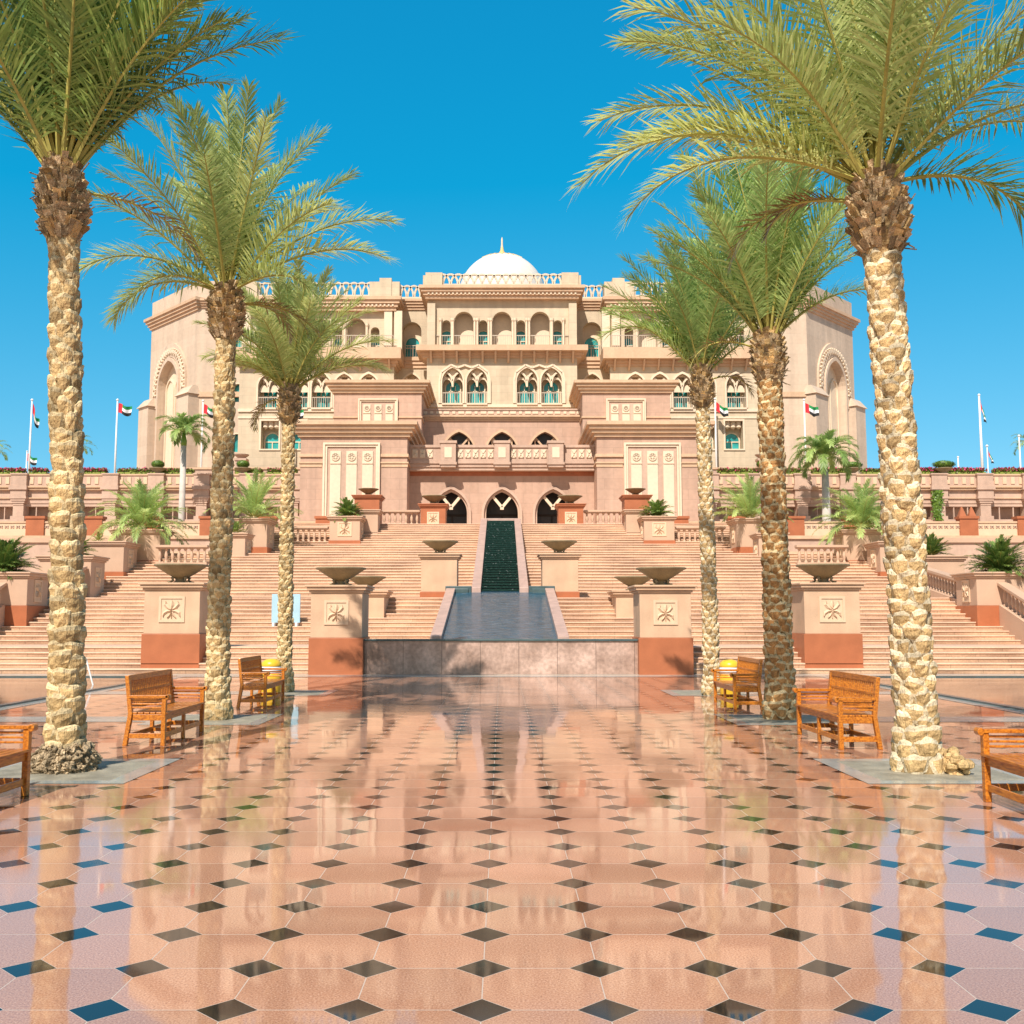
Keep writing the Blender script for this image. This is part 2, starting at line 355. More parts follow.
def floor_mat():
    m, t, b, N, L = nodes('polished_pink_granite_paving')
    s, x0, y0 = .5235, -.085, 4.535
    tc = N('TexCoord'); sp = N('SeparateXYZ'); L(tc.outputs['Object'], sp.inputs[0])
    def ma(op, a, c=None):
        n = N('Math', operation=op)
        for i, q in enumerate((a, c)):
            if q is None: continue
            if isinstance(q, (int, float)): n.inputs[i].default_value = q
            else: L(q, n.inputs[i])
        return n.outputs[0]
    u = ma('DIVIDE', ma('SUBTRACT', sp.outputs[0], x0), s); v = ma('DIVIDE', ma('SUBTRACT', sp.outputs[1], y0), s)
    fu = ma('ABSOLUTE', ma('SUBTRACT', ma('FRACT', ma('ADD', u, .5)), .5)); fv = ma('ABSOLUTE', ma('SUBTRACT', ma('FRACT', ma('ADD', v, .5)), .5))
    d = ma('ADD', fu, fv)
    dia = ma('LESS_THAN', d, .243)
    ring = ma('LESS_THAN', d, .251)
    lines = ma('LESS_THAN', ma('MINIMUM', fu, fv), .0048)
    grout = ma('SUBTRACT', ma('MAXIMUM', ring, lines), dia)
    grout = ma('MULTIPLY', grout, ma('GREATER_THAN', d, .243))
    # tile ids: octagons by floor(u), floor(v); dots by round
    cid = N('CombineXYZ'); L(ma('FLOOR', u), cid.inputs[0]); L(ma('FLOOR', v), cid.inputs[1]); L(dia, cid.inputs[2])
    did = N('CombineXYZ'); L(ma('FLOOR', ma('ADD', u, .5)), did.inputs[0]); L(ma('FLOOR', ma('ADD', v, .5)), did.inputs[1]); did.inputs[2].default_value = 7
    mxi = N('MixRGB'); L(dia, mxi.inputs[0]); L(cid.outputs[0], mxi.inputs[1]); L(did.outputs[0], mxi.inputs[2])
    wn = N('TexWhiteNoise'); L(mxi.outputs[0], wn.inputs['Vector'])
    # granite grain
    n1 = N('TexNoise'); n1.inputs['Scale'].default_value = 105; n1.inputs['Detail'].default_value = 8; n1.inputs['Roughness'].default_value = .75; L(tc.outputs['Object'], n1.inputs['Vector'])
    r1 = N('ValToRGB'); e = r1.color_ramp.elements
    e[0].position = .36; e[0].color = (.20,.11,.085,1); e[1].position = .66; e[1].color = (.70,.46,.35,1)
    e2 = e.new(.46); e2.color = (.44,.215,.13,1); e3 = e.new(.56); e3.color = (.54,.29,.185,1)
    L(n1.outputs['Fac'], r1.inputs[0])
    n2 = N('TexNoise'); n2.inputs['Scale'].default_value = .55; n2.inputs['Detail'].default_value = 3; L(tc.outputs['Object'], n2.inputs['Vector'])
    var = ma('ADD', ma('ADD', .66, ma('MULTIPLY', wn.outputs['Value'], .26)), ma('MULTIPLY', n2.outputs['Fac'], .44))
    pm = N('MixRGB', blend_type='MULTIPLY'); pm.inputs[0].default_value = 1; L(r1.outputs[0], pm.inputs[1]); L(var, pm.inputs[2])
    dk = N('MixRGB', blend_type='MULTIPLY'); dk.inputs[0].default_value = 1; dk.inputs[1].default_value = (.013,.014,.013,1); L(var, dk.inputs[2])
    m1 = N('MixRGB'); L(dia, m1.inputs[0]); L(pm.outputs[0], m1.inputs[1]); L(dk.outputs[0], m1.inputs[2])
    m2 = N('MixRGB'); L(grout, m2.inputs[0]); L(m1.outputs[0], m2.inputs[1]); m2.inputs[2].default_value = (.55,.45,.37,1)
    L(m2.outputs[0], b.inputs['Base Color'])
    n3 = N('TexNoise'); n3.inputs['Scale'].default_value = 1.7; n3.inputs['Detail'].default_value = 5; L(tc.outputs['Object'], n3.inputs['Vector'])
    n6 = N('TexNoise'); n6.inputs['Scale'].default_value = .35; n6.inputs['Detail'].default_value = 7; n6.inputs['Roughness'].default_value = .65; L(tc.outputs['Object'], n6.inputs['Vector'])
    wear = N('MapRange'); wear.inputs['From Min'].default_value = .5; wear.inputs['From Max'].default_value = .72; wear.inputs['To Max'].default_value = .16; L(n6.outputs['Fac'], wear.inputs['Value'])
    ro = ma('ADD', ma('ADD', ma('ADD', .015, wear.outputs[0]), ma('MULTIPLY', n3.outputs['Fac'], .055)), ma('MULTIPLY', grout, .3))
    L(ro, b.inputs['Roughness']); b.inputs['IOR'].default_value = 1.5
    # each slab is laid a hair out of level, and the polish is very slightly wavy
    n4 = N('TexNoise'); n4.inputs['Scale'].default_value = 2.2; n4.inputs['Detail'].default_value = 2; L(tc.outputs['Object'], n4.inputs['Vector'])
    mixn = N('MixRGB'); mixn.inputs[0].default_value = .5; L(wn.outputs['Color'], mixn.inputs[1]); L(n4.outputs['Color'], mixn.inputs[2])
    sb = N('VectorMath', operation='SUBTRACT'); L(mixn.outputs[0], sb.inputs[0]); sb.inputs[1].default_value = (.5,.5,.5)
    sc = N('VectorMath', operation='MULTIPLY'); L(sb.outputs[0], sc.inputs[0]); sc.inputs[1].default_value = (.014,.008,0)
    ge = N('NewGeometry'); ad = N('VectorMath', operation='ADD'); L(ge.outputs['Normal'], ad.inputs[0]); L(sc.outputs[0], ad.inputs[1])
    nn = N('VectorMath', operation='NORMALIZE'); L(ad.outputs[0], nn.inputs[0]); L(nn.outputs[0], b.inputs['Normal'])
    return m
FLOOR = floor_mat()

# ------------------------------------------------------------------ ground, plaza, pools
g = MB(); g.poly([(-900,-900,0),(900,-900,0),(900,900,0),(-900,900,0)]); struct(g.build('plaza_ground', FLOOR))
# strips and squares of grey-green granite round the palms
strips = MB(); Z1 = .004
def flat(mb, x0, x1, y0, y1, z): mb.poly([(x0,y0,z),(x1,y0,z),(x1,y1,z),(x0,y1,z)])
pits = MB()
for sx in (-1, 1):
    for yc in (11.45, 17.2, 23.3):
        c = 4.62*sx if sx < 0 else 4.5
        h, bw = .93, .20
        x0, x1, y0, y1 = c-h, c+h, yc-h, yc+h
        flat(strips, x0, x1, y0, y0+bw, Z1); flat(strips, x0, x1, y1-bw, y1, Z1)
        flat(strips, x0, x0+bw, y0+bw, y1-bw, Z1); flat(strips, x1-bw, x1, y0+bw, y1-bw, Z1)
        flat(pits, x0+bw, x1-bw, y0+bw, y1-bw, Z1)
        # cross band running out to the pool edge
        if sx < 0: flat(strips, -8.8, x0, yc-.45, yc+.45, Z1)
        else: flat(strips, x1, 8.8, yc-.45, yc+.45, Z1)
    flat(strips, min(sx*8.8, sx*9.12), max(sx*8.8, sx*9.12), -6, 29.6, Z1)
flat(strips, -9.12, 9.12, 29.6, 30.2, Z1)
struct(strips.build('granite_paving_strips', SLATE)); struct(pits.build('tree_pits', GRATE))
pk = MB(); flat(pk, -45, 45, 30.2, 31.3, Z1); struct(pk.build('pale_paving_strip', PALE))
for sx in (-1, 1):
    p = MB(); a, b = sorted((sx*9.28, sx*34)); flat(p, a, b, -6, 29.4, .006); struct(p.build('pool_water', WPOOL))
    k = MB(); a, b = sorted((sx*9.12, sx*9.28)); k.box(a, b, -6, 29.55, 0, .035); a, b = sorted((sx*9.28, sx*34)); k.box(a, b, 29.4, 29.55, 0, .035)
    struct(k.build('pool_kerb', SLATED))

# ------------------------------------------------------------------ grand stair and terraces
FLIGHTS = [  # start Y, start z, risers, tread, half width
    (31.3, 0.0, 5, .36, 30), (35.8, .75, 11, .40, 18.4), (43.6, 2.40, 15, .40, 17.2), (52.0, 4.65, 14, .40, 12.6)]
RIS = .15
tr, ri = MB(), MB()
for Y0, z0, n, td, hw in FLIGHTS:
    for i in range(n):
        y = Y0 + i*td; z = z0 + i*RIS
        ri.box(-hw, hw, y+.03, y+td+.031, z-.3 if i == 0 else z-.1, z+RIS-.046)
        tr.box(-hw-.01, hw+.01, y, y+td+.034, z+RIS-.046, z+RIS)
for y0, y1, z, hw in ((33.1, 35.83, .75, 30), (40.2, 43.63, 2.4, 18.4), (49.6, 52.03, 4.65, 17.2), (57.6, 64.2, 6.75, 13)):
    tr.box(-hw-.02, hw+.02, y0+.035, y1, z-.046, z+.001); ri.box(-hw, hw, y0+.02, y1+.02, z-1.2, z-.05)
def stair_z(Y):
    z = 0
    for Y0, z0, n, td, hw in FLIGHTS:
        if Y >= Y0: z = z0 + min(n, int((Y-Y0)/td)+1)*RIS
    return z
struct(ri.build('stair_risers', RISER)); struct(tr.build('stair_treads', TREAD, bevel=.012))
tb = MB()
for sx in (-1, 1):
    tb.box(sx*18.42, sx*60, 36.0, 47, -1, 1.5); tb.box(sx*17.3, sx*60, 47, 50, -1, 3.4)
    tb.box(sx*12.7, sx*60, 50.3, 58.25, -1, 4.55); tb.box(sx*7.6, sx*12.7, 54.3, 58.26, -1, 5.3)
struct(tb.build('garden_terrace', PINKD))
ft = MB(); ft.box(-60, 60, 58.5, 69, -1, 6.0); ft.box(-13, 13, 64.2, 69, 5.9, 6.7); struct(ft.build('upper_terrace', PINKD))
bt = MB(); bt.box(-75, 75, 69.01, 150, -1, 10.6); struct(bt.build('palace_terrace', PINKD))

# ------------------------------------------------------------------ the palace
PO = (0, 62, 6.75)
pal = thing('palace', 'large cream and pink stone palace with white dome at the top of the stairs', 'palace', PO)
def part(mb, name, mat, parent=pal, **kw):
    o = mb.build(name, mat, None, (0,0,0), **kw)
    o.data.transform(Matrix.Translation(-Vector(PO))); o.parent = parent
    return o
def cornice(mb, x0, x1, y, z0, z1, out, depth, n=3, sides=True):
    """stepped moulding that grows outwards with height"""
    for i in range(n):
        o = out*(i+1)/n
        a, b = (x0-o, x1+o) if sides else (x0, x1)
        mb.box(a, b, y-o, y+depth, z0+(z1-z0)*i/n, z0+(z1-z0)*(i+1)/n)
# --- lower entrance blocks
Y1 = 62.0
xo, xi = XX(300, Y1, 480), XX(407, Y1, 480)
m = MB(); m.box(xo, xi, Y1, 76, 5.5, ZZ(437, Y1)); part(m, 'block_wall', PINK); part(m.mirrored(), 'block_wall', PINK)
m = MB(); cornice(m, xo, xi, Y1, ZZ(437, Y1), ZZ(422.5, Y1), .62, 14, 4); part(m, 'cornice', CORN); part(m.mirrored(), 'cornice', CORN)
m = MB()
pa_, pb_ = XX(322.5, Y1, 480), XX(380.5, Y1, 480)
for a_, b_ in ((xo-.08, pa_), (pb_, xi+.08)):
    for za, zb in ((457, 454), (463.5, 462)): m.box(a_, b_, Y1-.10, 76 if b_ > pb_ else Y1+.1, ZZ(za, Y1), ZZ(zb, Y1))
    m.box(a_+.04, b_-.04, Y1-.04, Y1+.1, ZZ(467, Y1), ZZ(463.5, Y1)-.003)
part(m, 'string_course', CORN); part(m.mirrored(), 'string_course', CORN)
def panel(px0, px1, py0, py1, Y, npan, medal=True):
    x0, x1 = XX(px0, Y, (py0+py1)/2), XX(px1, Y, (py0+py1)/2); z0, z1 = ZZ(py1, Y), ZZ(py0, Y)
    fr, pn, fl = MB(), MB(), MB(); bw = (x1-x0)*.07
    for k, (o, yy) in enumerate(((0, .2), (bw*.55, .13))):
        a0, a1, b1 = x0+o, x1-o, z1-o
        fr.box(a0, a0+bw*.5, Y-yy, Y+.05, z0, b1); fr.box(a1-bw*.5, a1, Y-yy, Y+.05, z0, b1); fr.box(a0+bw*.5, a1-bw*.5, Y-yy, Y+.05, b1-bw*.5, b1)
    ia, ib, iz = x0+bw*1.1, x1-bw*1.1, z1-bw*1.1
    fl.box(ia, ib, Y-.05, Y+.04, z0, iz)
    wdt = (ib-ia)/npan
    for k in range(npan):
        a = ia + wdt*(k+.17); b = ia + wdt*(k+.83); t = iz - wdt*.25
        pn.box(a, b, Y-.11, Y+.03, z0, t)
        if medal:
            cx = (a+b)/2; s = (b-a)*.36; c = t - s*1.5
            for q in range(10):
                a0, a1 = 2*pi*q/10, 2*pi*(q+1)/10
                pn.bar((cx+s*cos(a0), Y-.13, c+s*cos(0)*sin(a0)), (cx+s*cos(a1), Y-.13, c+s*sin(a1)), .06, .07, (0,1,0))
            for q in range(6):
                a0, a1 = 2*pi*q/6+.5, 2*pi*(q+2)/6+.5
                pn.bar((cx+s*.8*cos(a0), Y-.125, c+s*.8*sin(a0)), (cx+s*.8*cos(a1), Y-.125, c+s*.8*sin(a1)), .045, .05, (0,1,0))
            pn.bar((a, Y-.125, t-s*3.2), (b, Y-.125, t-s*3.2), .08, .06, (0,1,0))
    return fr, pn, fl
for args in ((323, 380, 443, 519, Y1, 3), (358.5, 398, 399, 422, 67.0, 3)):
    ms = panel(*args)
    for mm_ in (ms, [q.mirrored() for q in ms]):
        p = part(mm_[0], 'carved_panel', CREAM2); part(mm_[2], 'field', PINKD, parent=pal); part(mm_[1], 'fluting', CREAM2)
# --- upper set-back blocks
Y2 = 67.0
xo2, xi2 = XX(334, Y2, 410), XX(421.5, Y2, 410)
m = MB(); m.box(xo2, xi2, Y2, 78, 10, ZZ(393, Y2)); part(m, 'block_wall', PINK); part(m.mirrored(), 'block_wall', PINK)
m = MB(); cornice(m, xo2, xi2, Y2, ZZ(393, Y2), ZZ(381.5, Y2), .55, 11, 4); part(m, 'cornice', CORN); part(m.mirrored(), 'cornice', CORN)
m = MB(); m.box(xo2-.06, XX(358, Y2, 410), Y2-.08, Y2+.1, ZZ(418, Y2), ZZ(416.5, Y2)); m.box(XX(398.5, Y2, 410), xi2+.06, Y2-.08, 78, ZZ(418, Y2), ZZ(416.5, Y2)); part(m, 'string_course', CORN); part(m.mirrored(), 'string_course', CORN)
# --- entrance wall with three pointed doorways
Y3 = 64.0
xe = -xi - .0
zt = ZZ(465, Y3)
dcx = [XX(451, Y3, 505), 0.0, -XX(451, Y3, 505)]
dw, dz = XX(523, Y3, 505)-XX(481, Y3, 505), ZZ(486, Y3)
dw *= .86
m = MB(); m.wall(rect(xi-.05, -xi+.05, 6.0, zt), [arch(c, 6.2, dw, dz-6.2-.2, 'pointed', 16, .72) for c in dcx], Y3, .5); part(m, 'entrance_wall', PINK)
m = MB(); m.box(xi, -xi, Y3-.04, Y3+.1, ZZ(476, Y3), ZZ(469.5, Y3)); part(m, 'red_band', TERRA)
m = MB(); m.box(xi, -xi, Y3-.12, Y3+.1, ZZ(469.4, Y3), ZZ(467.5, Y3)); part(m, 'string_course', CORN)
for c in dcx:
    f = MB(); f.band(arch_path(c, 6.75, dw, dz-6.75-.2, 'pointed', 16, .72), arch_path(c, 6.75, dw+.28, dz-6.75-.02, 'pointed', 16, .72), Y3-.14, Y3+.02)
    f.band(arch_path(c, 6.75, dw-.26, dz-6.75-.34, 'pointed', 16, .72), arch_path(c, 6.75, dw-.004, dz-6.75-.203, 'pointed', 16, .72), Y3+.05, Y3+.4)
    d = part(f, 'doorway', PINKD)
    t = MB(); zs = dz-1.55
    for s in (-1, 1):     # forked tracery under the point of the arch
        t.bar((c, Y3+.22, zs+.25), (c+s*.62, Y3+.22, zs+1.0), .17, .2, (0,1,0))
    t.box(c-.11, c+.11, Y3+.13, Y3+.31, zs+.12, zs+.42)
    part(t, 'tracery', CREAM2, parent=pal)
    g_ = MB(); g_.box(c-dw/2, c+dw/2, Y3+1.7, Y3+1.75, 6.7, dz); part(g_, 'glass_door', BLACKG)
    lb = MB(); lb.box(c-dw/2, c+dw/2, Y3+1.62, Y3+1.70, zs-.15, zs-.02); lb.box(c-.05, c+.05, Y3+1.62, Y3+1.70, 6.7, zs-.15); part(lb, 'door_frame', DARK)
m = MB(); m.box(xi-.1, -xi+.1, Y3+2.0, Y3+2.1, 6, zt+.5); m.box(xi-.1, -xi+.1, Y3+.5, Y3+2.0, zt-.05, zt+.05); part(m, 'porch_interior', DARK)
# --- balcony over the doors
Yb = 63.3
zb0, zb1 = ZZ(466, Yb), ZZ(445, Yb)
m = MB(); cornice(m, xi+.01, -xi-.01, Yb+.2, zb0-.25, zb0+.35, .25, .9, 3, False); m.box(xi+.01, -xi-.01, Yb, Yb+.3, zb0+.36, zb1-.16); m.box(xi+.01, -xi-.01, Yb-.08, Yb+.4, zb1-.16, zb1)
m.box(xi, -xi, Yb+.3, 69, zb0+.2, zb0+.34)
bal = part(m, 'balcony', PINKD)
m = MB()
for k in range(24):
    x = xi+.35 + k*(-2*xi-.7)/23
    if min(abs(x-c) for c in (-3.25, 0, 3.25)) < .65: continue
    m.box(x-.16, x+.16, Yb-.05, Yb+.02, zb0+.5, zb1-.28); 
    m.bar((x-.13, Yb-.07, zb0+.53), (x+.13, Yb-.07, zb1-.31), .05, .05, (0,1,0)); m.bar((x+.13, Yb-.07, zb0+.53), (x-.13, Yb-.07, zb1-.31), .05, .05, (0,1,0))
part(m, 'carved_frieze', CREAM2)
bcx = [XX(448.5, Yb, 450), 0.0, -XX(448.5, Yb, 450)]
for c in bcx:
    m = MB(); cornice(m, c-.38, c+.38, Yb-.35, zb0-.12, zb0+.18, .14, .5, 2); m.box(c-.46, c+.46, Yb-.42, Yb-.1, zb0+.18, zb1+.05); m.box(c-.52, c+.52, Yb-.48, Yb+.3, zb1+.05, zb1+.2)
    p = part(m, 'balcony_pier', PINKD)
    m = MB(); m.box(c-.22, c+.22, Yb-.45, Yb-.41, zb0+.45, zb1-.2); part(m, 'relief', CREAM2)
# --- recessed wall behind the balcony
Y4 = 69.0
xr = XX(423, Y4, 430)
wz1 = ZZ(421, Y4)
ac = [XX(459, Y4, 440), 0.0, -XX(459, Y4, 440)]
aw = 2.05; atop = ZZ(432, Y4)
m = MB(); m.wall(rect(xr-1.2, -xr+1.2, 10, wz1), [arch(c, 10.3, aw, atop-10.3, 'pointed', 14, .72) for c in ac], Y4, .5); part(m, 'gallery_wall', PINK)
for c in ac:
    m = MB(); m.band(arch_path(c, 10.4, aw, atop-10.4, 'pointed', 14, .72), arch_path(c, 10.4, aw+.26, atop-10.4+.17, 'pointed', 14, .72), Y4-.12, Y4+.02)
    for s in (-1, 1): m.bar((c, Y4+.2, atop-1.1), (c+s*.65, Y4+.2, atop-.35), .12, .14, (0,1,0)); m.bar((c+s*.65, Y4+.2, atop-1.3), (c+s*.65, Y4+.2, atop-.4), .1, .12, (0,1,0))
    wnd = part(m, 'gallery_window', CORN)
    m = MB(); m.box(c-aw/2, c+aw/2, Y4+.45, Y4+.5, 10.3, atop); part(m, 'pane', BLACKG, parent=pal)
m = MB(); cornice(m, xr-1.2, -xr+1.2, Y4, wz1, wz1+.35, .3, 3, 3, False); part(m, 'string_course', CORN)
m = MB(); zf0, zf1 = wz1+.35, ZZ(409, Y4)
m.box(xr-1.2, -xr+1.2, Y4-.05, Y4+.4, zf0, zf1-.1); m.box(xr-1.2, -xr+1.2, Y4-.12, Y4+.4, zf1-.1, zf1); part(m, 'terrace_parapet', PINKD)
m = MB()
for k in range(26):
    x = xr-.9 + k*(-2*xr+1.8)/25; hw = .19 if k % 3 else .10
    m.box(x-hw, x+hw, Y4-.10, Y4, zf0+.12, zf1-.17)
part(m, 'carved_frieze', CREAM2)
# --- central upper facade
Y5 = 72.0
xc = XX(427, Y5, 350)
zc0, zc1, zc2 = 13, ZZ(357, Y5), ZZ(299, Y5)
m = MB()
wc = [XX(p, Y5, 385) for p in (452.5, 477)]; ww = XX(460, Y5, 385)-XX(437.5, Y5, 385)
wb, wt = ZZ(403.5, Y5), ZZ(368, Y5)
cs2 = wc + [-q for q in wc]
ww2 = ww*.92
m.wall(rect(xc, -xc, zc0, zc1), [arch(c, wb, ww2, wt-wb, 'pointed', 14, .70) for c in cs2], Y5, .9); part(m, 'facade_wall', CREAM)
def row2_window(c, Y, wb, wt, ww, par=pal):
    """pointed opening with forked tracery, a teal casement behind and a rail"""
    fr = MB(); fr.band(arch_path(c, wb, ww, wt-wb, 'pointed', 14, .70), arch_path(c, wb, ww+.24, wt-wb+.16, 'pointed', 14, .70), Y-.10, Y+.05)
    zs = wt-1.25
    top_ = arch_path(c, wb, ww, wt-wb, 'pointed', 14, .70)
    up_ = [p for p in top_ if p[1] > zs+.05]
    # plate under the arch: two cusped lobes hang from it and a fork rises from the middle
    lo_ = []
    for cc_ in (c-ww*.27, c+ww*.27): lo_ += [(cc_ + ww*.225*cos(pi*(1-q/6)), zs + .52*sin(pi*q/6)) for q in range(7)]
    out_ = lo_ + [(c+ww/2-.004, zs)] + [(x*.998+c*.002, z-.004) for x, z in up_] + [(c-ww/2+.004, zs)]
    fr.wall(out_, [arch(c-q*ww*.225, zs+.66, ww*.17, .42, 'round', 6) for q in (-1, 1)], Y+.28, .12)
    for s in (-1, 1):
        if s < 0: fr.bar((c, Y+.15, zs-.05), (c, Y+.15, zs+.36), .13, .16, (0,1,0))
        pts = [(c+s*.02, zs+.36), (c+s*.10, zs+.66), (c+s*.26, zs+.86), (c+s*.40, zs+.95)]
        for p, q in zip(pts, pts[1:]): fr.bar((p[0], Y+.15, p[1]), (q[0], Y+.15, q[1]), .13, .16, (0,1,0))
    fr.box(c-ww/2, c+ww/2, Y-.2, Y+.1, wb-.12, wb+.0)
    o = part(fr, 'window', CREAM2, parent=par)
    g2 = MB(); hw = ww*.34; ht = zs+.45
    g2.poly([(x, Y+.86, z) for x, z in arch(c, wb, hw*2, ht-wb, 'round', 10)])
    part(g2, 'pane', TEAL, parent=par)
    b = MB()
    for dx in (-hw/3, hw/3): b.box(c+dx-.025, c+dx+.025, Y+.80, Y+.855, wb, ht-.3)
    b.box(c-hw, c+hw, Y+.80, Y+.855, wb+(ht-wb)*.58, wb+(ht-wb)*.58+.06); b.box(c-hw-.08, c-hw, Y+.78, Y+.88, wb, ht-hw*.5); b.box(c+hw, c+hw+.08, Y+.78, Y+.88, wb, ht-hw*.5)
    part(b, 'casement', CREAM2, parent=par)
    r_ = MB(); r_.box(c-ww/2, c+ww/2, Y-.02, Y+.03, wb+.72, wb+.78)
    for q in range(9): x = c-ww/2+.06+q*(ww-.12)/8; r_.box(x-.015, x+.015, Y-.01, Y+.02, wb, wb+.72)
    part(r_, 'rail', RAIL, parent=par)
for c in cs2: row2_window(c, Y5, wb, wt, ww2)
m = MB(); m.box(xc+.05, -xc-.05, Y5+.9, Y5+1.0, zc0, zc1)
part(m, 'back_wall', CREAM)
for s in (-1, 1):
    m = MB(); cc = s*(-wc[0]-wc[1])/2
    hw = ww*1.12
    pth = [(cc-hw, wb), (cc-hw, wt-.9), (cc-hw*.93, wt-.3), (cc-hw*.55, wt+.2), (cc-hw*.28, wt), (cc, wt+.18), (cc+hw*.28, wt), (cc+hw*.55, wt+.2), (cc+hw*.93, wt-.3), (cc+hw, wt-.9), (cc+hw, wb)]
    for p, q in zip(pth, pth[1:]): m.bar((p[0], Y5-.05, p[1]), (q[0], Y5-.05, q[1]), .13, .2, (0,1,0))
    part(m, 'window_hood', CREAM2)
m = MB(); m.box(xc-.12, -xc+.12, Y5-.10, Y5+.4, ZZ(407.5, Y5), ZZ(404.5, Y5)); 
part(m, 'string_course', CREAM2)
# balcony slab between the storeys
zs0, zs1 = ZZ(358, Y5), ZZ(347.5, Y5)
m = MB(); cornice(m, xc-.15, -xc+.15, Y5, zs0, zs0+.35, .3, 2.2, 2); m.box(xc-.7, -xc+.7, Y5-.8, Y5+2.2, zs0+.36, zs1)
for k in range(12):
    x = xc+.3 + k*(-2*xc-.6)/11; m.frustum((x-.07, x+.07, Y5-.15, Y5, zs0-.35), (x-.07, x+.07, Y5-.7, Y5, zs0+.35))
part(m, 'balcony_slab', CORN)
big = [XX(p, Y5, 330) for p in (463.7,)]; big = [big[0], 0.0, -big[0]]
sml = [XX(p, Y5, 330) for p in (446, 483)]; sml = sml + [-q for q in sml]
bw_, sw_ = XX(473.2, Y5, 330)-XX(454.2, Y5, 330), XX(450.3, Y5, 330)-XX(441.7, Y5, 330)
bt_, st_ = ZZ(310.5, Y5), ZZ(319, Y5)
m = MB(); m.wall(rect(xc, -xc, zs1, zc2), [arch(c, zs1+.02, bw_, bt_-zs1, 'round', 12) for c in big] + [arch(c, zs1+.02, sw_, st_-zs1, 'round', 10) for c in sml], Y5+.35, .5)
m.box(xc, xc+.55, Y5, Y5+.36, zs1, zc2-.3); m.box(-xc-.55, -xc, Y5, Y5+.36, zs1, zc2-.3); part(m, 'facade_wall', CREAM)
for c in big + sml:
    h = bw_/2 if c in big else sw_/2; zt_ = (bt_-bw_/2 if c in big else st_-sw_/2)
    for s in (-1, 1): 
        m = MB(); m.lathe([(.11,0),(.11,.15),(.075,.2),(.07,1.9),(.12,2.0),(.13,2.15)], (c+s*(h+.10), Y5+.25, zs1), 8); part(m, 'colonnette', CREAM2)
m = MB(); m.box(xc, -xc, Y5+1.3, Y5+1.4, zs1, zc2); m.box(xc, -xc, Y5+.86, Y5+1.3, zc2-.1, zc2); part(m, 'back_wall', CREAM2)
def small_window(c, Y, z0, w_, h_, par=pal):
    g2 = MB(); g2.poly([(x, Y, z) for x, z in arch(c, z0, w_, h_, 'round', 10)]); part(g2, 'pane', TEAL, parent=par)
    b = MB(); b.band(arch_path(c, z0, w_, h_, 'round', 10), arch_path(c, z0, w_+.16, h_+.08, 'round', 10), Y-.10, Y+.06)
    b.box(c-w_/2, c+w_/2, Y-.06, Y-.01, z0+h_*.48, z0+h_*.48+.07); b.box(c-.03, c+.03, Y-.06, Y-.01, z0, z0+h_*.48)
    part(b, 'window', CREAM2, parent=par)
for c in sml: small_window(c, Y5+1.24, zs1, .85, st_-zs1-.55)
m = MB(); m.box(xc+.5, -xc-.5, Y5+.28, Y5+.32, zs1+.9, zs1+.96)
for k in range(60): x = xc+.6+k*(-2*xc-1.2)/59; m.box(x-.010, x+.010, Y5+.29, Y5+.31, zs1, zs1+.9)
part(m, 'rail', RAIL)
# cornice, parapet
def top_cornice(x0, x1, Y, za, zb, depth=3, out=.55, sides=True):
    m = MB(); cornice(m, x0, x1, Y, za, zb, out, depth, 4, sides); part(m, 'cornice', CORN)
    d = MB(); n = max(3, int((x1-x0)/.28)); zz0, zz1 = za+(zb-za)*.30, za+(zb-za)*.47
    for k in range(n): x = x0+.1+k*(x1-x0-.2)/(n-1); d.box(x-.06, x+.06, Y-out*.62, Y-.05, zz0, zz1)
    part(d, 'dentils', CREAM2)
def lattice(x0, x1, Y, z0, z1, step=.55):
    n = max(2, round((x1-x0)/step)); st = (x1-x0)/n
    m = MB(); m.box(x0, x1, Y, Y+.22, z0, z0+.2)
    for k in range(-1, n):
        c = x0+st*(k+1); h = z1-z0-.2; w2 = st*2
        pts = [(c + st*.93*cos(pi*i/12), z0+.2+h*sin(pi*i/12)) for i in range(13)]
        pts = [p for p in pts if x0-.01 <= p[0] <= x1+.01]
        for p, q in zip(pts, pts[1:]): m.bar((p[0], Y+.11, p[1]), (q[0], Y+.11, q[1]), .13, .16, (0,1,0))
    return part(m, 'parapet_lattice', LATT)
top_cornice(xc, -xc, Y5, ZZ(299, Y5), ZZ(287, Y5), 4)
zp0, zp1 = ZZ(287, Y5), ZZ(274.5, Y5)
for s in (-1, 1):
    e = abs(xc); m = MB(); m.box(s*(e-1.05), s*(e+.12), Y5-.3, Y5+1.5, zp0, zp1+.05); m.box(s*(e-.2), s*(e+.1), Y5+1.51, Y5+12, zp0, zp1-.1); m.box(s*(e+.121), s*(e+.3), Y5-.2, Y5+1.4, zp0, zp1-.12); part(m, 'parapet', CREAM)
lattice(xc+1.05, -xc-1.05, Y5-.1, zp0, zp1)
m = MB(); m.box(xc, -xc, Y5+3, Y5+13, 20, zp0-.02); part(m, 'roof', CREAM)
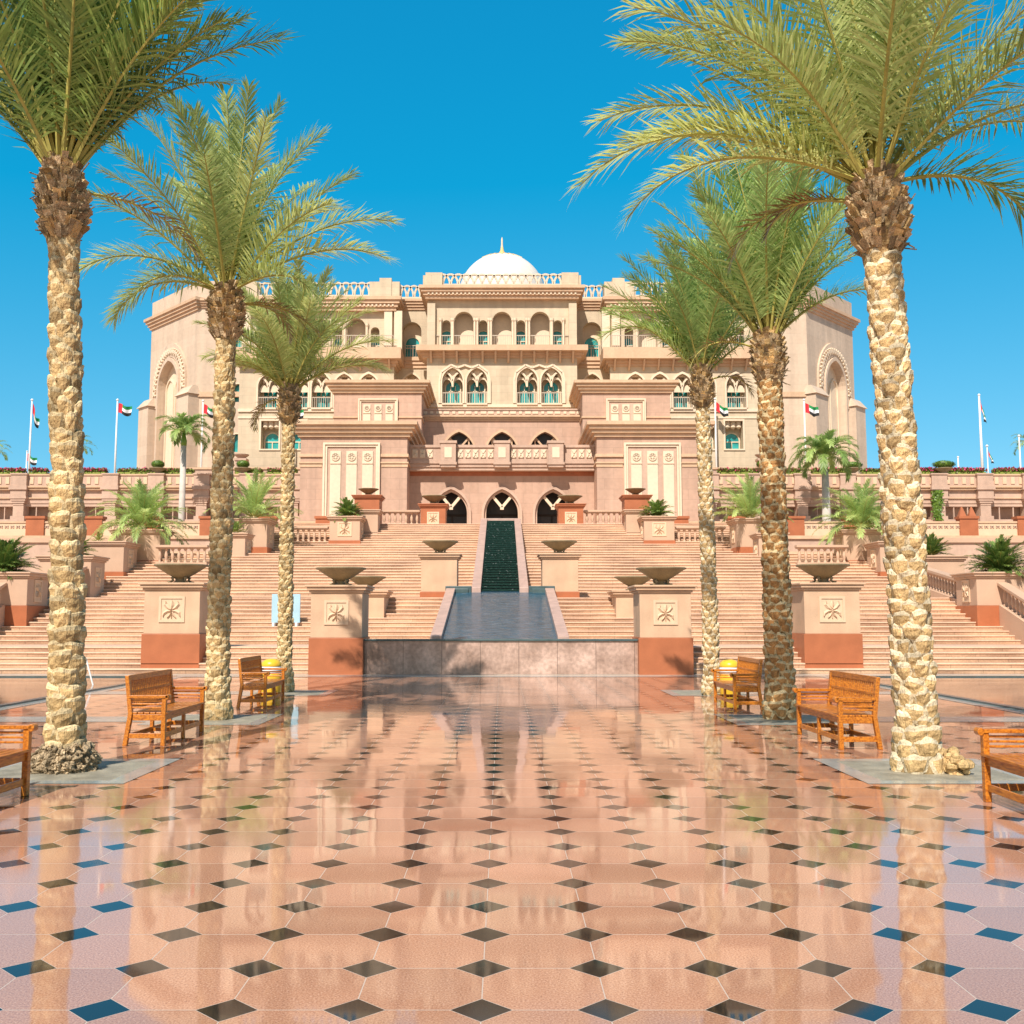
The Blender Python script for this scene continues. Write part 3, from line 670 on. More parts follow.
# --- dome
Yd = 92.0
ddx = 0.0
zd1 = ZZ(255.3, Yd); Rd = (XX(545.5, Yd, 290)-XX(458.5, Yd, 290))/2; zd0 = zd1 - Rd
m = MB(); prof = [(Rd, zd0-6), (Rd, zd0)] + [(Rd*cos(pi/2*i/18), zd0+Rd*sin(pi/2*i/18)) for i in range(1, 19)]
m.lathe(prof, (ddx, Yd, 0), 48)
dome = part(m, 'dome', DOMEM, smooth=True)
m = MB()
for i in range(24):
    a, b2 = 2*pi*i/24, 2*pi*(i+1)/24; md = (a+b2)/2
    def dp(a, e): return (ddx+(Rd+.02)*cos(e)*cos(a), Yd+(Rd+.02)*cos(e)*sin(a), zd0+(Rd+.02)*sin(e))
    m.bar(dp(a, 1.02), dp(md, 1.16), .07, .05); m.bar(dp(md, 1.16), dp(b2, 1.02), .07, .05)
part(m, 'gilded_tracery', GOLD)
m = MB(); zs_ = ZZ(237, Yd); m.lathe([(.62, zd1-.08), (.34, zd1+.12), (.17, zd1+.4), (.11, zd1+.75)], (ddx, Yd, 0), 14); part(m, 'spire_base', GOLD, smooth=True)
m = MB(); m.lathe([(.11, zd1+.75), (.085, zd1+1.0), (.075, zs_-.2), (.01, zs_)], (ddx, Yd, 0), 12); part(m, 'spire', LATT, smooth=True)
# --- recessed bays beside the centre, left built then mirrored
Y6 = 75.0
for s in (-1, 1):
    xa, xb = XX(390, Y6, 350), XX(428, Y6, 350)
    if s > 0: xa, xb = -xb, -xa
    c = s*-XX(412, Y6, 340) if s > 0 else XX(412, Y6, 340)
    c = -XX(412, Y6, 340)*s if s > 0 else XX(412, Y6, 340)
    z0, zt_ = ZZ(358, Y6), ZZ(310, Y6); aw_ = 1.35
    m = MB(); m.wall(rect(xa, xb, z0, zt_), [arch(c, z0+.1, aw_, ZZ(322, Y6)-z0-.1, 'round', 12)], Y6, .7); m.wall(rect(xa, xb, 13, z0), [arch(c, 14, 1.5, ZZ(374, Y6)-14, 'pointed', 12)], Y6, .7); part(m, 'bay_wall', CREAM)
    m = MB(); m.box(xa, xb, Y6+.7, Y6+.8, 13, zt_); part(m, 'back_wall', CREAM2)
    small_window(c, Y6+.66, z0+.1, 1.0, ZZ(337, Y6)-z0)
    m = MB(); m.band(arch_path(c, 14, 1.5, ZZ(374, Y6)-14, 'pointed', 12), arch_path(c, 14, 1.75, ZZ(374, Y6)-14+.14, 'pointed', 12), Y6-.1, Y6+.04)
    for q in (-1, 1): m.bar((c, Y6+.2, ZZ(384, Y6)), (c+q*.5, Y6+.2, ZZ(376, Y6)), .13, .14, (0,1,0))
    part(m, 'window', CREAM2)
    m = MB(); cornice(m, xa, xb, Y6, z0-.75, z0, .3, .6, 3, False); part(m, 'cornice', CORN)
    m = MB(); m.box(c-.95, c+.95, Y6-.15, Y6-.1, z0+.85, z0+.9)
    for k in range(10): x = c-.9+k*.2; m.box(x-.012, x+.012, Y6-.14, Y6-.11, z0, z0+.85)
    part(m, 'rail', RAIL)
    m = MB(); cornice(m, xa, xb, Y6, zt_, ZZ(300, Y6), .4, 2, 4, False); part(m, 'cornice', CORN)
    lattice(xa+.2, xb-.05, Y6-.1, ZZ(300, Y6), ZZ(286, Y6))
# --- projecting side bays with balconies
Y7 = 73.0
xL, xRr = XX(240, Y7, 360), XX(394, Y7, 360)
z0, zsl, ztp = 10.5, ZZ(361, Y7), ZZ(311, Y7)
def mx_(pts, s): return pts if s < 0 else [(-x, z) for x, z in pts][::-1]
for s in (-1, 1):
    top_small = [XX(p, Y7, 340) for p in (374.5, 337, 300, 263)]; top_big = [XX(p, Y7, 340) for p in (355.5, 318.5, 281.5)]
    r2 = [XX(p, Y7, 390) for p in (268, 298.5, 321.5)]; r2b = [XX(p, Y7, 390) for p in (344, 368.5)]
    f = (lambda c: c) if s < 0 else (lambda c: -c)
    xa, xb = sorted((f(xL), f(xRr)))
    r2z0, r2z1 = ZZ(408, Y7), ZZ(374, Y7); r2w = 1.36
    gw = [XX(p, Y7, 435) for p in (270, 297)]; gz0, gz1 = ZZ(449, Y7), ZZ(421, Y7)
    m = MB()
    m.wall(rect(xa, xb, z0, zsl), [arch(f(c), r2z0, r2w, r2z1-r2z0, 'pointed', 14, .7) for c in r2+r2b] + [rect(f(c)-.62, f(c)+.62, gz0, gz1) for c in gw], Y7, .9)
    m.wall(rect(xa, xb, zsl+.8, ztp), [arch(f(c), zsl+.82, 1.3, ZZ(317, Y7)-zsl-.82, 'round', 12) for c in top_big] + [arch(f(c), zsl+.82, .62, ZZ(326, Y7)-zsl-.82, 'round', 10) for c in top_small], Y7+.3, .5)
    part(m, 'bay_wall', CREAM)
    m = MB(); m.box(xa, xb, Y7+.9, Y7+1, z0, zsl); m.box(xa, xb, Y7+1.25, Y7+1.35, zsl, ztp); part(m, 'back_wall', CREAM2)
    for c in r2+r2b: row2_window(f(c), Y7, r2z0, r2z1, r2w)
    for c in gw:
        small_window(f(c), Y7+.86, gz0, 1.0, (gz1-gz0)*.62)
        q = MB(); q.band(rect(f(c)-.62, f(c)+.62, gz0, gz1), rect(f(c)-.74, f(c)+.74, gz0-.1, gz1+.12), Y7-.08, Y7+.03, True)
        for k in range(3): q.lathe([(.001, gz1-.55), (.2, gz1-.4), (.2, gz1)], (f(c)-.4+.4*k, Y7+.35, 0), 8)
        part(q, 'window_surround', CREAM2)
    for c in top_small: small_window(f(c), Y7+1.19, zsl+.8, .85, ZZ(334, Y7)-zsl-.8)
    m = MB(); cornice(m, xa, xb, Y7, zsl-.4, zsl, .3, 2, 2); m.box(xa-.55, xb+.55, Y7-.8, Y7+2, zsl+.01, zsl+.8)
    for k in range(11): x = xa+.3+k*(xb-xa-.6)/10; m.frustum((x-.06, x+.06, Y7-.12, Y7, zsl-.7), (x-.06, x+.06, Y7-.7, Y7, zsl))
    part(m, 'balcony_slab', CORN)
    m = MB(); m.box(xa, xb, Y7-.62, Y7-.58, zsl+1.65, zsl+1.7)
    for k in range(70): x = xa+k*(xb-xa)/69; m.box(x-.012, x+.012, Y7-.61, Y7-.59, zsl+.8, zsl+1.65)
    part(m, 'rail', RAIL)
    for c in top_big:
        for q in (-1, 1): m = MB(); m.lathe([(.11,0),(.11,.15),(.075,.2),(.07,1.7),(.12,1.8),(.13,1.95)], (f(c)+q*.78, Y7+.2, zsl+.8), 8); part(m, 'colonnette', CREAM2)
    for p in (398, 388, 246):
        x = f(XX(p, Y7, 340)); m = MB(); m.box(x-.28, x+.28, Y7-.05, Y7+.32, zsl+.8, ztp); part(m, 'pilaster', CREAM2)
    m = MB(); m.box(xa-.05, xb+.05, Y7-.10, Y7+.3, ZZ(412, Y7), ZZ(409, Y7)); m.box(xa-.05, xb+.05, Y7-.06, Y7+.3, ZZ(418.5, Y7), ZZ(416.5, Y7)); part(m, 'string_course', CREAM2)
    top_cornice(xa, xb, Y7, ztp, ZZ(298, Y7), 3, .5)
    zq0, zq1 = ZZ(298, Y7), ZZ(283, Y7)
    m = MB(); e0, e1 = sorted((f(XX(370, Y7, 290)), f(XX(400, Y7, 290)))); m.box(e0, e1, Y7-.3, Y7+1, zq0, zq1)
    k0, k1 = sorted((f(XX(380, Y7, 290)), f(XX(392, Y7, 290)))); m.box(k0, k1, Y7-.36, Y7+1, zq0, zq1+.25); part(m, 'parapet', CREAM); m = MB()
    e0b, e1b = sorted((f(XX(236, Y7, 290)), f(XX(258, Y7, 290)))); m.box(e0b, e1b, Y7-.3, Y7+1, zq0, zq1); part(m, 'parapet', CREAM)
    q0, q1 = sorted((f(XX(258, Y7, 290)), f(XX(370, Y7, 290)))); lattice(q0, q1, Y7-.1, zq0, zq1)
    # link between bay and corner tower, three small teal windows
    Y8 = 80.0
    a, b2 = sorted((f(XX(196, Y8, 380)), f(XX(247, Y8, 380))))
    cw = f(XX(238, Y8, 390)); zt8 = ZZ(281, Y8)
    hs = [arch(cw, ZZ(p1, Y8), .62, ZZ(p0, Y8)-ZZ(p1, Y8), 'round', 10) for p0, p1 in ((335, 353), (384, 402), (434, 452))]
    m = MB(); m.wall(rect(a, b2, z0, zt8), hs, Y8, .35); part(m, 'tower_wall', TOWER)
    for p0, p1 in ((335, 353), (384, 402), (434, 452)):
        q = MB(); q.poly([(x, Y8+.3, z) for x, z in arch(cw, ZZ(p1, Y8), .66, ZZ(p0, Y8)-ZZ(p1, Y8), 'round', 10)]); part(q, 'pane', TEAL)
        q = MB(); q.band(arch_path(cw, ZZ(p1, Y8), .62, ZZ(p0, Y8)-ZZ(p1, Y8), 'round', 10), arch_path(cw, ZZ(p1, Y8), .8, ZZ(p0, Y8)-ZZ(p1, Y8)+.09, 'round', 10), Y8-.05, Y8+.02); part(q, 'window', CREAM2)
    m = MB(); cornice(m, a, b2, Y8, ZZ(308, Y8), ZZ(300, Y8), .45, .4, 4, False); part(m, 'cornice', CORN)
    m = MB(); m.box(a, b2, Y8-.12, Y8+.3, ZZ(397, Y8), ZZ(392, Y8)); part(m, 'string_course', CORN)
    # angled corner tower: local x runs along the face away from the centre
    A = Vector((f(XX(196, Y8, 380)), Y8, 0)); B = Vector((f(XX(150, 85.8, 380)), 85.8, 0)); ln = (B-A).length
    ex = (B-A).normalized()
    if s < 0: T = Matrix.Translation(B) @ Matrix(((-ex.x, -(-ex.y), 0, 0), (-ex.y, -ex.x, 0, 0), (0, 0, 1, 0), (0, 0, 0, 1)))
    else: T = Matrix.Translation(A) @ Matrix(((ex.x, -ex.y, 0, 0), (ex.y, ex.x, 0, 0), (0, 0, 1, 0), (0, 0, 0, 1)))
    ou = 0 if s < 0 else ln           # local x of the outer end
    def lx(d): return d if s < 0 else ln-d    # d measured from the outer end
    cx = lx(ln*.47); pw, oz0, oz1 = 3.3, 10.5, ZZ(361, 83)
    m = MB(T); m.wall(rect(0, ln, z0, zt8), [arch(cx, 11, pw, oz1-11, 'pointed', 16, .66)], 0, .5)
    m.box(0, ln, .5, 9, z0, zt8); part(m, 'tower_wall', TOWER)
    m = MB(T)
    m.band(arch_path(cx, ZZ(405, 83), pw+.5, oz1-ZZ(405, 83)+.35, 'pointed', 18, .64), arch_path(cx, ZZ(405, 83), pw+2.2, oz1-ZZ(405, 83)+1.5, 'pointed', 18, .6), -.16, .02)
    m.band(arch_path(cx, 11, pw, oz1-11, 'pointed', 16, .66), arch_path(cx, 11, pw+.5, oz1-11+.3, 'pointed', 16, .66), -.3, .02); part(m, 'arch_moulding', TOWER)
    m = MB(T)
    zc_ = ZZ(390, 83)
    for k in range(26):
        a_ = pi*(.0+1.0*k/25); rr = pw/2+.66
        px_, pz_ = cx + rr*1.06*cos(a_), zc_ + (oz1+.75-zc_)*sin(a_)**.9
        m.bar((px_-.22, -.2, pz_-.2), (px_+.22, -.2, pz_+.2), .12, .12, (0,1,0)); m.bar((px_+.22, -.2, pz_-.2), (px_-.22, -.2, pz_+.2), .12, .14, (0,1,0))
    part(m, 'carved_band', CREAM2)
    m = MB(T); m.box(cx-pw/2-.1, cx+pw/2+.1, .42, .49, 11, oz1)
    for q in (-.8, .8):
        m.band(arch_path(cx+q, 12, 1.15, oz1-13.4, 'pointed', 12), arch_path(cx+q, 12, 1.4, oz1-13.4+.15, 'pointed', 12), .3, .42)
        m.box(cx+q-.5, cx+q+.5, .36, .42, 12, oz1-3.4)
    part(m, 'blind_arcade', CREAM2)
    m = MB(T)
    zb_ = ZZ(405, 84)
    for d0, d1 in ((-.4, 1.35), (ln-1.75, ln+.2)):
        a_, b_ = sorted((lx(d0), lx(d1))); m.box(a_, b_, -.7, .3, z0, zb_); m.frustum((a_-.12, b_+.12, -.85, .3, zb_), (a_+.1, b_-.1, -.3, .3, zb_+.7))
    part(m, 'buttress', TOWER)
    m = MB(T); cornice(m, 0, ln, 0, ZZ(321, 83), ZZ(310, 83), .5, 8, 4); part(m, 'cornice', CORN)

# ------------------------------------------------------------------ fountain cascade on the axis
fo = thing('cascade_fountain', 'stepped water cascade flowing down the middle of the stairs into a blue basin', 'fountain', (0, 31, 0))
def fpart(mb, name, mat, **kw):
    o = mb.build(name, mat, None, **kw); o.data.transform(Matrix.Translation((0,-31,0))); o.parent = fo; return o
m = MB(); m.box(-4.02, 4.02, 31.0, 31.45, 0, .96); fpart(m, 'front_wall', MARBLE)
m = MB(); m.box(-4.02, 4.02, 30.95, 31.6, .962, 1.02); fpart(m, 'coping', SLATED, bevel=.012)
m = MB(); m.box(-4.02, 4.02, 31.45, 33.4, 0, .93); fpart(m, 'ledge', KERB)
ZA, ZB, ZC = 1.0, 2.66, 6.95
m = MB(); m.prism_x([(31.6, .3), (40.9, .3), (40.9, ZB+.0), (40.6, ZB-.05), (31.6, ZA-.03)], -1.72, 1.72); fpart(m, 'basin_water', WBLUE)
for s in (-1, 1):
    m = MB(); m.prism_x([(31.5, .2), (40.6, .2), (40.6, ZB+.12), (31.5, ZA+.10)], s*1.72, s*2.06); fpart(m, 'basin_kerb', KERB, bevel=.015)
    m = MB(); m.prism_x([(40.6, 1.0), (57.7, 5.0), (57.7, ZC+.12), (40.6, ZB+.14)], s*.74, s*1.09); fpart(m, 'cascade_kerb', KERB, bevel=.015)
    m = MB(); m.box(s*1.1, s*2.1, 40.62, 41.2, 1.9, ZB+.2); m.box(s*1.22, s*1.98, 40.54, 40.62, 2.45, ZB+.1); fpart(m, 'spout_trough', SLATED, bevel=.02)
m = MB(); n = 34
for i in range(n):
    ya, yb_ = 40.95 + 16.75*i/n, 40.95 + 16.75*(i+1)/n; za, zb_ = ZB + (ZC-ZB)*i/n, ZB + (ZC-ZB)*(i+1)/n
    m.box(-.745, .745, ya, yb_+.01, za-.5, zb_-.10); m.box(-.743, .743, ya-.05, yb_+.01, zb_-.10, zb_-.04)
fpart(m, 'cascade_water', WGREEN)
m = MB(); m.box(-1.1, 1.1, 57.72, 58.3, 6.5, ZC+.14); fpart(m, 'head_block', KERB, bevel=.015)
fo.location.x = -.07

# ------------------------------------------------------------------ pedestals and bowls
def relief(mb, cx, y, cz, r):
    """a carved spray: bud, two curling upper leaves, two lower leaves, a short stem"""
    def leaf(pts, ws):
        rings = []
        for k, (a, b) in enumerate(pts):
            p0, p1 = pts[max(0, k-1)], pts[min(len(pts)-1, k+1)]; dx, dz = p1[0]-p0[0], p1[1]-p0[1]; l_ = math.hypot(dx, dz) or 1
            n_ = Vector((-dz/l_, 0, dx/l_))*ws[k]*r; c = Vector((cx+a*r, y, cz+b*r)); rings.append((mb.av(c-n_), mb.av(c+Vector((0,-.05,0))), mb.av(c+n_)))
        for P, Q in zip(rings, rings[1:]): mb.face((P[0],P[1],Q[1],Q[0])); mb.face((P[1],P[2],Q[2],Q[1]))
    leaf([(0,.1),(0,.4),(.02,.65),(.04,.92)], [.06,.22,.2,.01])
    for q in (-1, 1):
        leaf([(q*.1,0),(q*.4,.18),(q*.66,.5),(q*.62,.85)], [.05,.2,.2,.02]); leaf([(q*.1,-.15),(q*.42,-.18),(q*.75,-.38),(q*.9,-.72)], [.05,.2,.18,.02]); leaf([(q*.04,-.3),(q*.2,-.6),(q*.46,-.85)], [.05,.13,.02])
    leaf([(0,-.9),(0,-.4),(0,.05)], [.05,.06,.05])
def pedestal(name, label, loc, w, h, base_h, group, side_relief=0, body=BODY, base=TERRA, rel=True, cap=BODY, cat='pedestal', dep=None, mats=None):
    t = thing(name, label, cat, loc, 0, group); hw = w/2; d = dep or w
    m = MB()
    if base_h: m.box(-hw-.04, hw+.04, -.04, d+.04, -1.2, base_h)
    if base_h: m.build('base', base, t, bevel=.012)
    m = MB(); m.box(-hw, hw, 0, d, base_h if base_h else -1.2, h-.22); m.build('body', body, t, bevel=.012)
    m = MB(); m.box(-hw-.05, hw+.05, -.05, d+.05, h-.22, h-.15); m.box(-hw-.11, hw+.11, -.11, d+.11, h-.15, h-.06); m.box(-hw-.16, hw+.16, -.16, d+.16, h-.06, h); m.build('cap', cap, t, bevel=.015)
    if rel:
        m = MB(); s_ = min(.34, w*.19); cz = base_h + (h-.22-base_h)*.56
        if not base_h: cz = h*.5
        m.band(rect(-s_, s_, cz-s_, cz+s_), rect(-s_-.07, s_+.07, cz-s_-.07, cz+s_+.07), -.03, .02, True); m.box(-s_, s_, -.006, .02, cz-s_, cz+s_)
        relief(m, 0, -.012, cz, s_*.92); m.build('relief_panel', BODY2, t)
    if side_relief:
        m = MB(Matrix.Translation((side_relief*hw, d/2, 0)) @ Matrix.Rotation(side_relief*pi/2, 4, 'Z')); cz = base_h+(h-.22-base_h)*.55; s_ = .24
        m.band(rect(-s_, s_, cz-s_*1.4, cz+s_*1.4), rect(-s_-.06, s_+.06, cz-s_*1.4-.06, cz+s_*1.4+.06), -.03, .02, True); m.box(-s_, s_, -.006, .02, cz-s_*1.4, cz+s_*1.4); relief(m, 0, -.012, cz, s_)
        m.build('relief_panel', BODY2, t)
    return t
def make_bowl(loc, label, group, r=.74):
    t = thing('stone_bowl', label, 'bowl', loc, 0, group); k = r/.74
    m = MB(); m.lathe([(0,.17),(.22,.17),(.26,.20),(.40,.28),(.58,.40),(.68,.47),(.74,.49),(.75,.53),(.72,.54),(.66,.50),(.3,.33),(0,.28)], n=32); m.build('basin', BOWLM, t, smooth=True)
    m = MB(); m.lathe([(0,.0),(.20,.0),(.20,.04),(.13,.07),(.11,.12),(.15,.17),(.24,.19)], n=16); m.build('foot', BOWLM, t, smooth=True)
    lm = None
    for q in range(4):
        a = pi/4 + q*pi/2
        if lm is None:
            m = MB(); m.tube([(.20,0,.19),(.27,0,.15),(.24,0,.09),(.29,0,.05),(.38,0,.035),(.40,0,.06)], [.05,.045,.035,.035,.03,.02], 6); lm = m.build('scroll_leg', BOWLM, t, smooth=True); lm.rotation_euler.z = a
        else:
            c = lm.copy(); col.objects.link(c); c.parent = t; c.rotation_euler.z = a
    t.scale = (k, k, k)
    return t
bowl0 = None
def bowl(loc, label, group, r=.74):
    global bowl0
    if bowl0 is None: bowl0 = make_bowl(loc, label, group, r); return bowl0
    k = r/.74; return copy_thing(bowl0, loc, 0, label, group, (k, k, k))
GP, GB = 'bowl pedestals on the stairs', 'stone bowls on the stair pedestals'
side = {-1: 'left', 1: 'right'}
for s in (-1, 1):
    sd = side[s]
    # front pair flanking the fountain wall
    pedestal('pedestal', f'big cream pedestal on a terracotta base at the {sd} end of the marble fountain wall', (s*4.76-.03, 30.75, 0), 1.49, 2.58, 1.06, GP)
    bowl((s*4.76-.03, 31.5, 2.58), f'stone bowl on the big pedestal at the {sd} end of the fountain wall', GB, .74)
    # second pair behind
    pedestal('pedestal', f'pedestal half hidden behind the big front pedestal on the {sd} of the blue basin', (s*4.9-.07, 38.0, 1.0), 1.50, 1.62, .35, GP, rel=False)
    bowl((s*4.9-.07, 38.75, 2.62), f'stone bowl half hidden behind the front bowl on the {sd} of the blue basin', GB, .72)
    # centre pair beside the cascade
    pedestal('pedestal', f'cream pedestal halfway up the stairs on the {sd} side of the dark cascade', (s*2.36-.09, 41.2, 2.2), 1.40, 1.95, .45, GP, rel=False)
    bowl((s*2.36-.09, 41.9, 4.15), f'stone bowl halfway up the stairs on the {sd} side of the dark cascade', GB, .71)
    # outer pair
    pedestal('pedestal', f'outermost big cream pedestal at the foot of the stairs on the {sd}, with leaf relief', (s*9.85, 31.7, .1), 1.66, 2.58, 1.06, GP)
    bowl((s*9.85, 32.5, 2.68), f'stone bowl on the outermost big pedestal at the {sd} of the stairs', GB, .8)
    # red pair at the stair head
    pedestal('red_pedestal', f'terracotta pedestal with a cream relief square at the {sd} door of the palace', (s*3.75, 57.3, 6.3), 1.36, 1.55, 0, 'terracotta pedestals at the top of the stairs', body=TERRA, cap=TERRA)
    bowl((s*3.75, 57.95, 7.85), f'stone bowl in front of the {sd} arched palace door', GB, .68)
    pedestal('red_pedestal', f'tall terracotta pedestal before the carved panel of the {sd} entrance block', (s*7.35, 57.2, 6.2), 1.36, 2.12, 0, 'terracotta pedestals at the top of the stairs', body=TERRA, cap=TERRA, rel=False)
    bowl((s*7.35, 57.85, 8.32), f'stone bowl before the carved panel of the {sd} entrance block', GB, .56)
    pedestal('stair_pier', f'plain cream pier just in front of the tall terracotta pedestal on the {sd}', (s*7.1, 55.6, 5.6), 1.1, 1.75, .3, 'cream piers on the stairs', rel=False, body=PLANT, cap=PLANT)
    # planters stepping up the sides of the stairs (right hand corner, near face)
PL = [  # corner |X|, Y, z base, width, depth, height, terracotta, what grows
    (16.7, 37.3, 1.45, 2.5, 1.7, 1.80, .62, 'a', 'nearest limestone planter with a big dark cycad'),
    (16.7, 43.0, 2.55, 2.1, 1.5, 1.62, 0, 'b', 'second limestone planter up the stair edge, with a small cycad'),
    (16.5, 46.1, 3.1, 2.3, 1.7, 1.88, .55, 'c', 'third limestone planter up the stair edge, with sparse low greenery'),
    (15.6, 48.2, 3.75, 2.2, 1.5, 1.92, .5, 'd', 'fourth limestone planter up the stair edge, under the spreading bushy palm'),
    (11.9, 48.9, 4.15, 1.25, 1.2, 1.42, 0, 'e', 'narrow limestone planter beside the balustrade, with a small tuft'),
    (11.5, 51.6, 4.6, 1.7, 1.7, 1.9, .5, 'f', 'limestone planter high on the stairs holding an upright bushy palm'),
    (7.28, 54.0, 5.3, 1.55, 1.5, 1.55, .3, 'g', 'topmost limestone planter near the entrance block, with a small cycad')]
for s in (-1, 1):
    for X_, Y_, z_, w_, d_, h_, bh, key, lab in PL:
        pedestal('planter', f'{lab}, on the {side[s]}', (s*(X_+w_/2), Y_, z_), w_, h_, bh, 'stone planters along the stairs', side_relief=-s, body=PLANT, cap=PLANT, rel=(key == 'g'), cat='planter', dep=d_)

# ------------------------------------------------------------------ balustrades
bm_ = MB(); bm_.lathe([(.075,0),(.075,.05),(.045,.08),(.05,.14),(.085,.27),(.075,.38),(.045,.48),(.045,.54),(.075,.57),(.075,.62)], n=8)
bal_mesh = None
def balustrade(label, p, q, group, h=.98):
    """from p to q (points on the ground line), level or sloping"""
    global bal_mesh
    p, q = Vector(p), Vector(q); d = q-p; L_ = Vector((d.x, d.y, 0)).length; rz = math.atan2(d.y, d.x)
    t = thing('balustrade', label, 'balustrade', p, rz, group); sl = d.z/L_
    def sbox(mb, x0, x1, hw, z0, z1):
        v = [mb.av(c) for c in ((x0,-hw,z0+sl*x0),(x1,-hw,z0+sl*x1),(x1,hw,z0+sl*x1),(x0,hw,z0+sl*x0),(x0,-hw,z1+sl*x0),(x1,-hw,z1+sl*x1),(x1,hw,z1+sl*x1),(x0,hw,z1+sl*x0))]
        for f_ in ((0,3,2,1),(4,5,6,7),(0,1,5,4),(1,2,6,5),(2,3,7,6),(3,0,4,7)): mb.face([v[i] for i in f_])
    m = MB(); sbox(m, 0, L_, .17, -.9, .2); m.build('plinth', PLANT, t)
    m = MB(); sbox(m, 0, L_, .14, .82, .87); sbox(m, -.02, L_+.02, .19, .87, h); m.build('handrail', PLANT, t, bevel=.012)
    n = max(2, int(L_/.27))
    for i in range(n):
        x = (i+.5)*L_/n
        if bal_mesh is None: o = bm_.build('baluster', PLANT, t, smooth=True); bal_mesh = o.data
        else: o = bpy.data.objects.new('baluster', bal_mesh); col.objects.link(o); o.parent = t
        o.location = (x, 0, .2+sl*x)
    return t
GBAL = 'stone balustrades beside the stairs'
for s in (-1, 1):
    sd = side[s]
    def seg(lab, x0, x1, Y, z):
        a, b = sorted((s*x0, s*x1)); balustrade(lab, (a, Y, z), (b, Y, z), GBAL)
    seg(f'level balustrade between the bushy palm planter and the narrow planter on the {sd}', 15.55, 11.95+1.3, 47.6, 3.93)
    seg(f'level balustrade between the two upper planters on the {sd}, below the entrance block', 11.45, 8.95, 54.2, 5.35)
    seg(f'topmost balustrade between the two terracotta pedestals on the {sd} at the stair head', 6.6, 4.5, 57.7, 6.55)
    x = s*17.6
    balustrade(f'lowest sloping balustrade running down from the nearest planter on the {sd}', (x, 34.2, .85), (x, 37.25, 1.9), GBAL)
    balustrade(f'second sloping balustrade climbing to the second planter on the {sd}', (s*17.0, 39.1, 2.1), (s*17.0, 42.9, 2.75), GBAL)

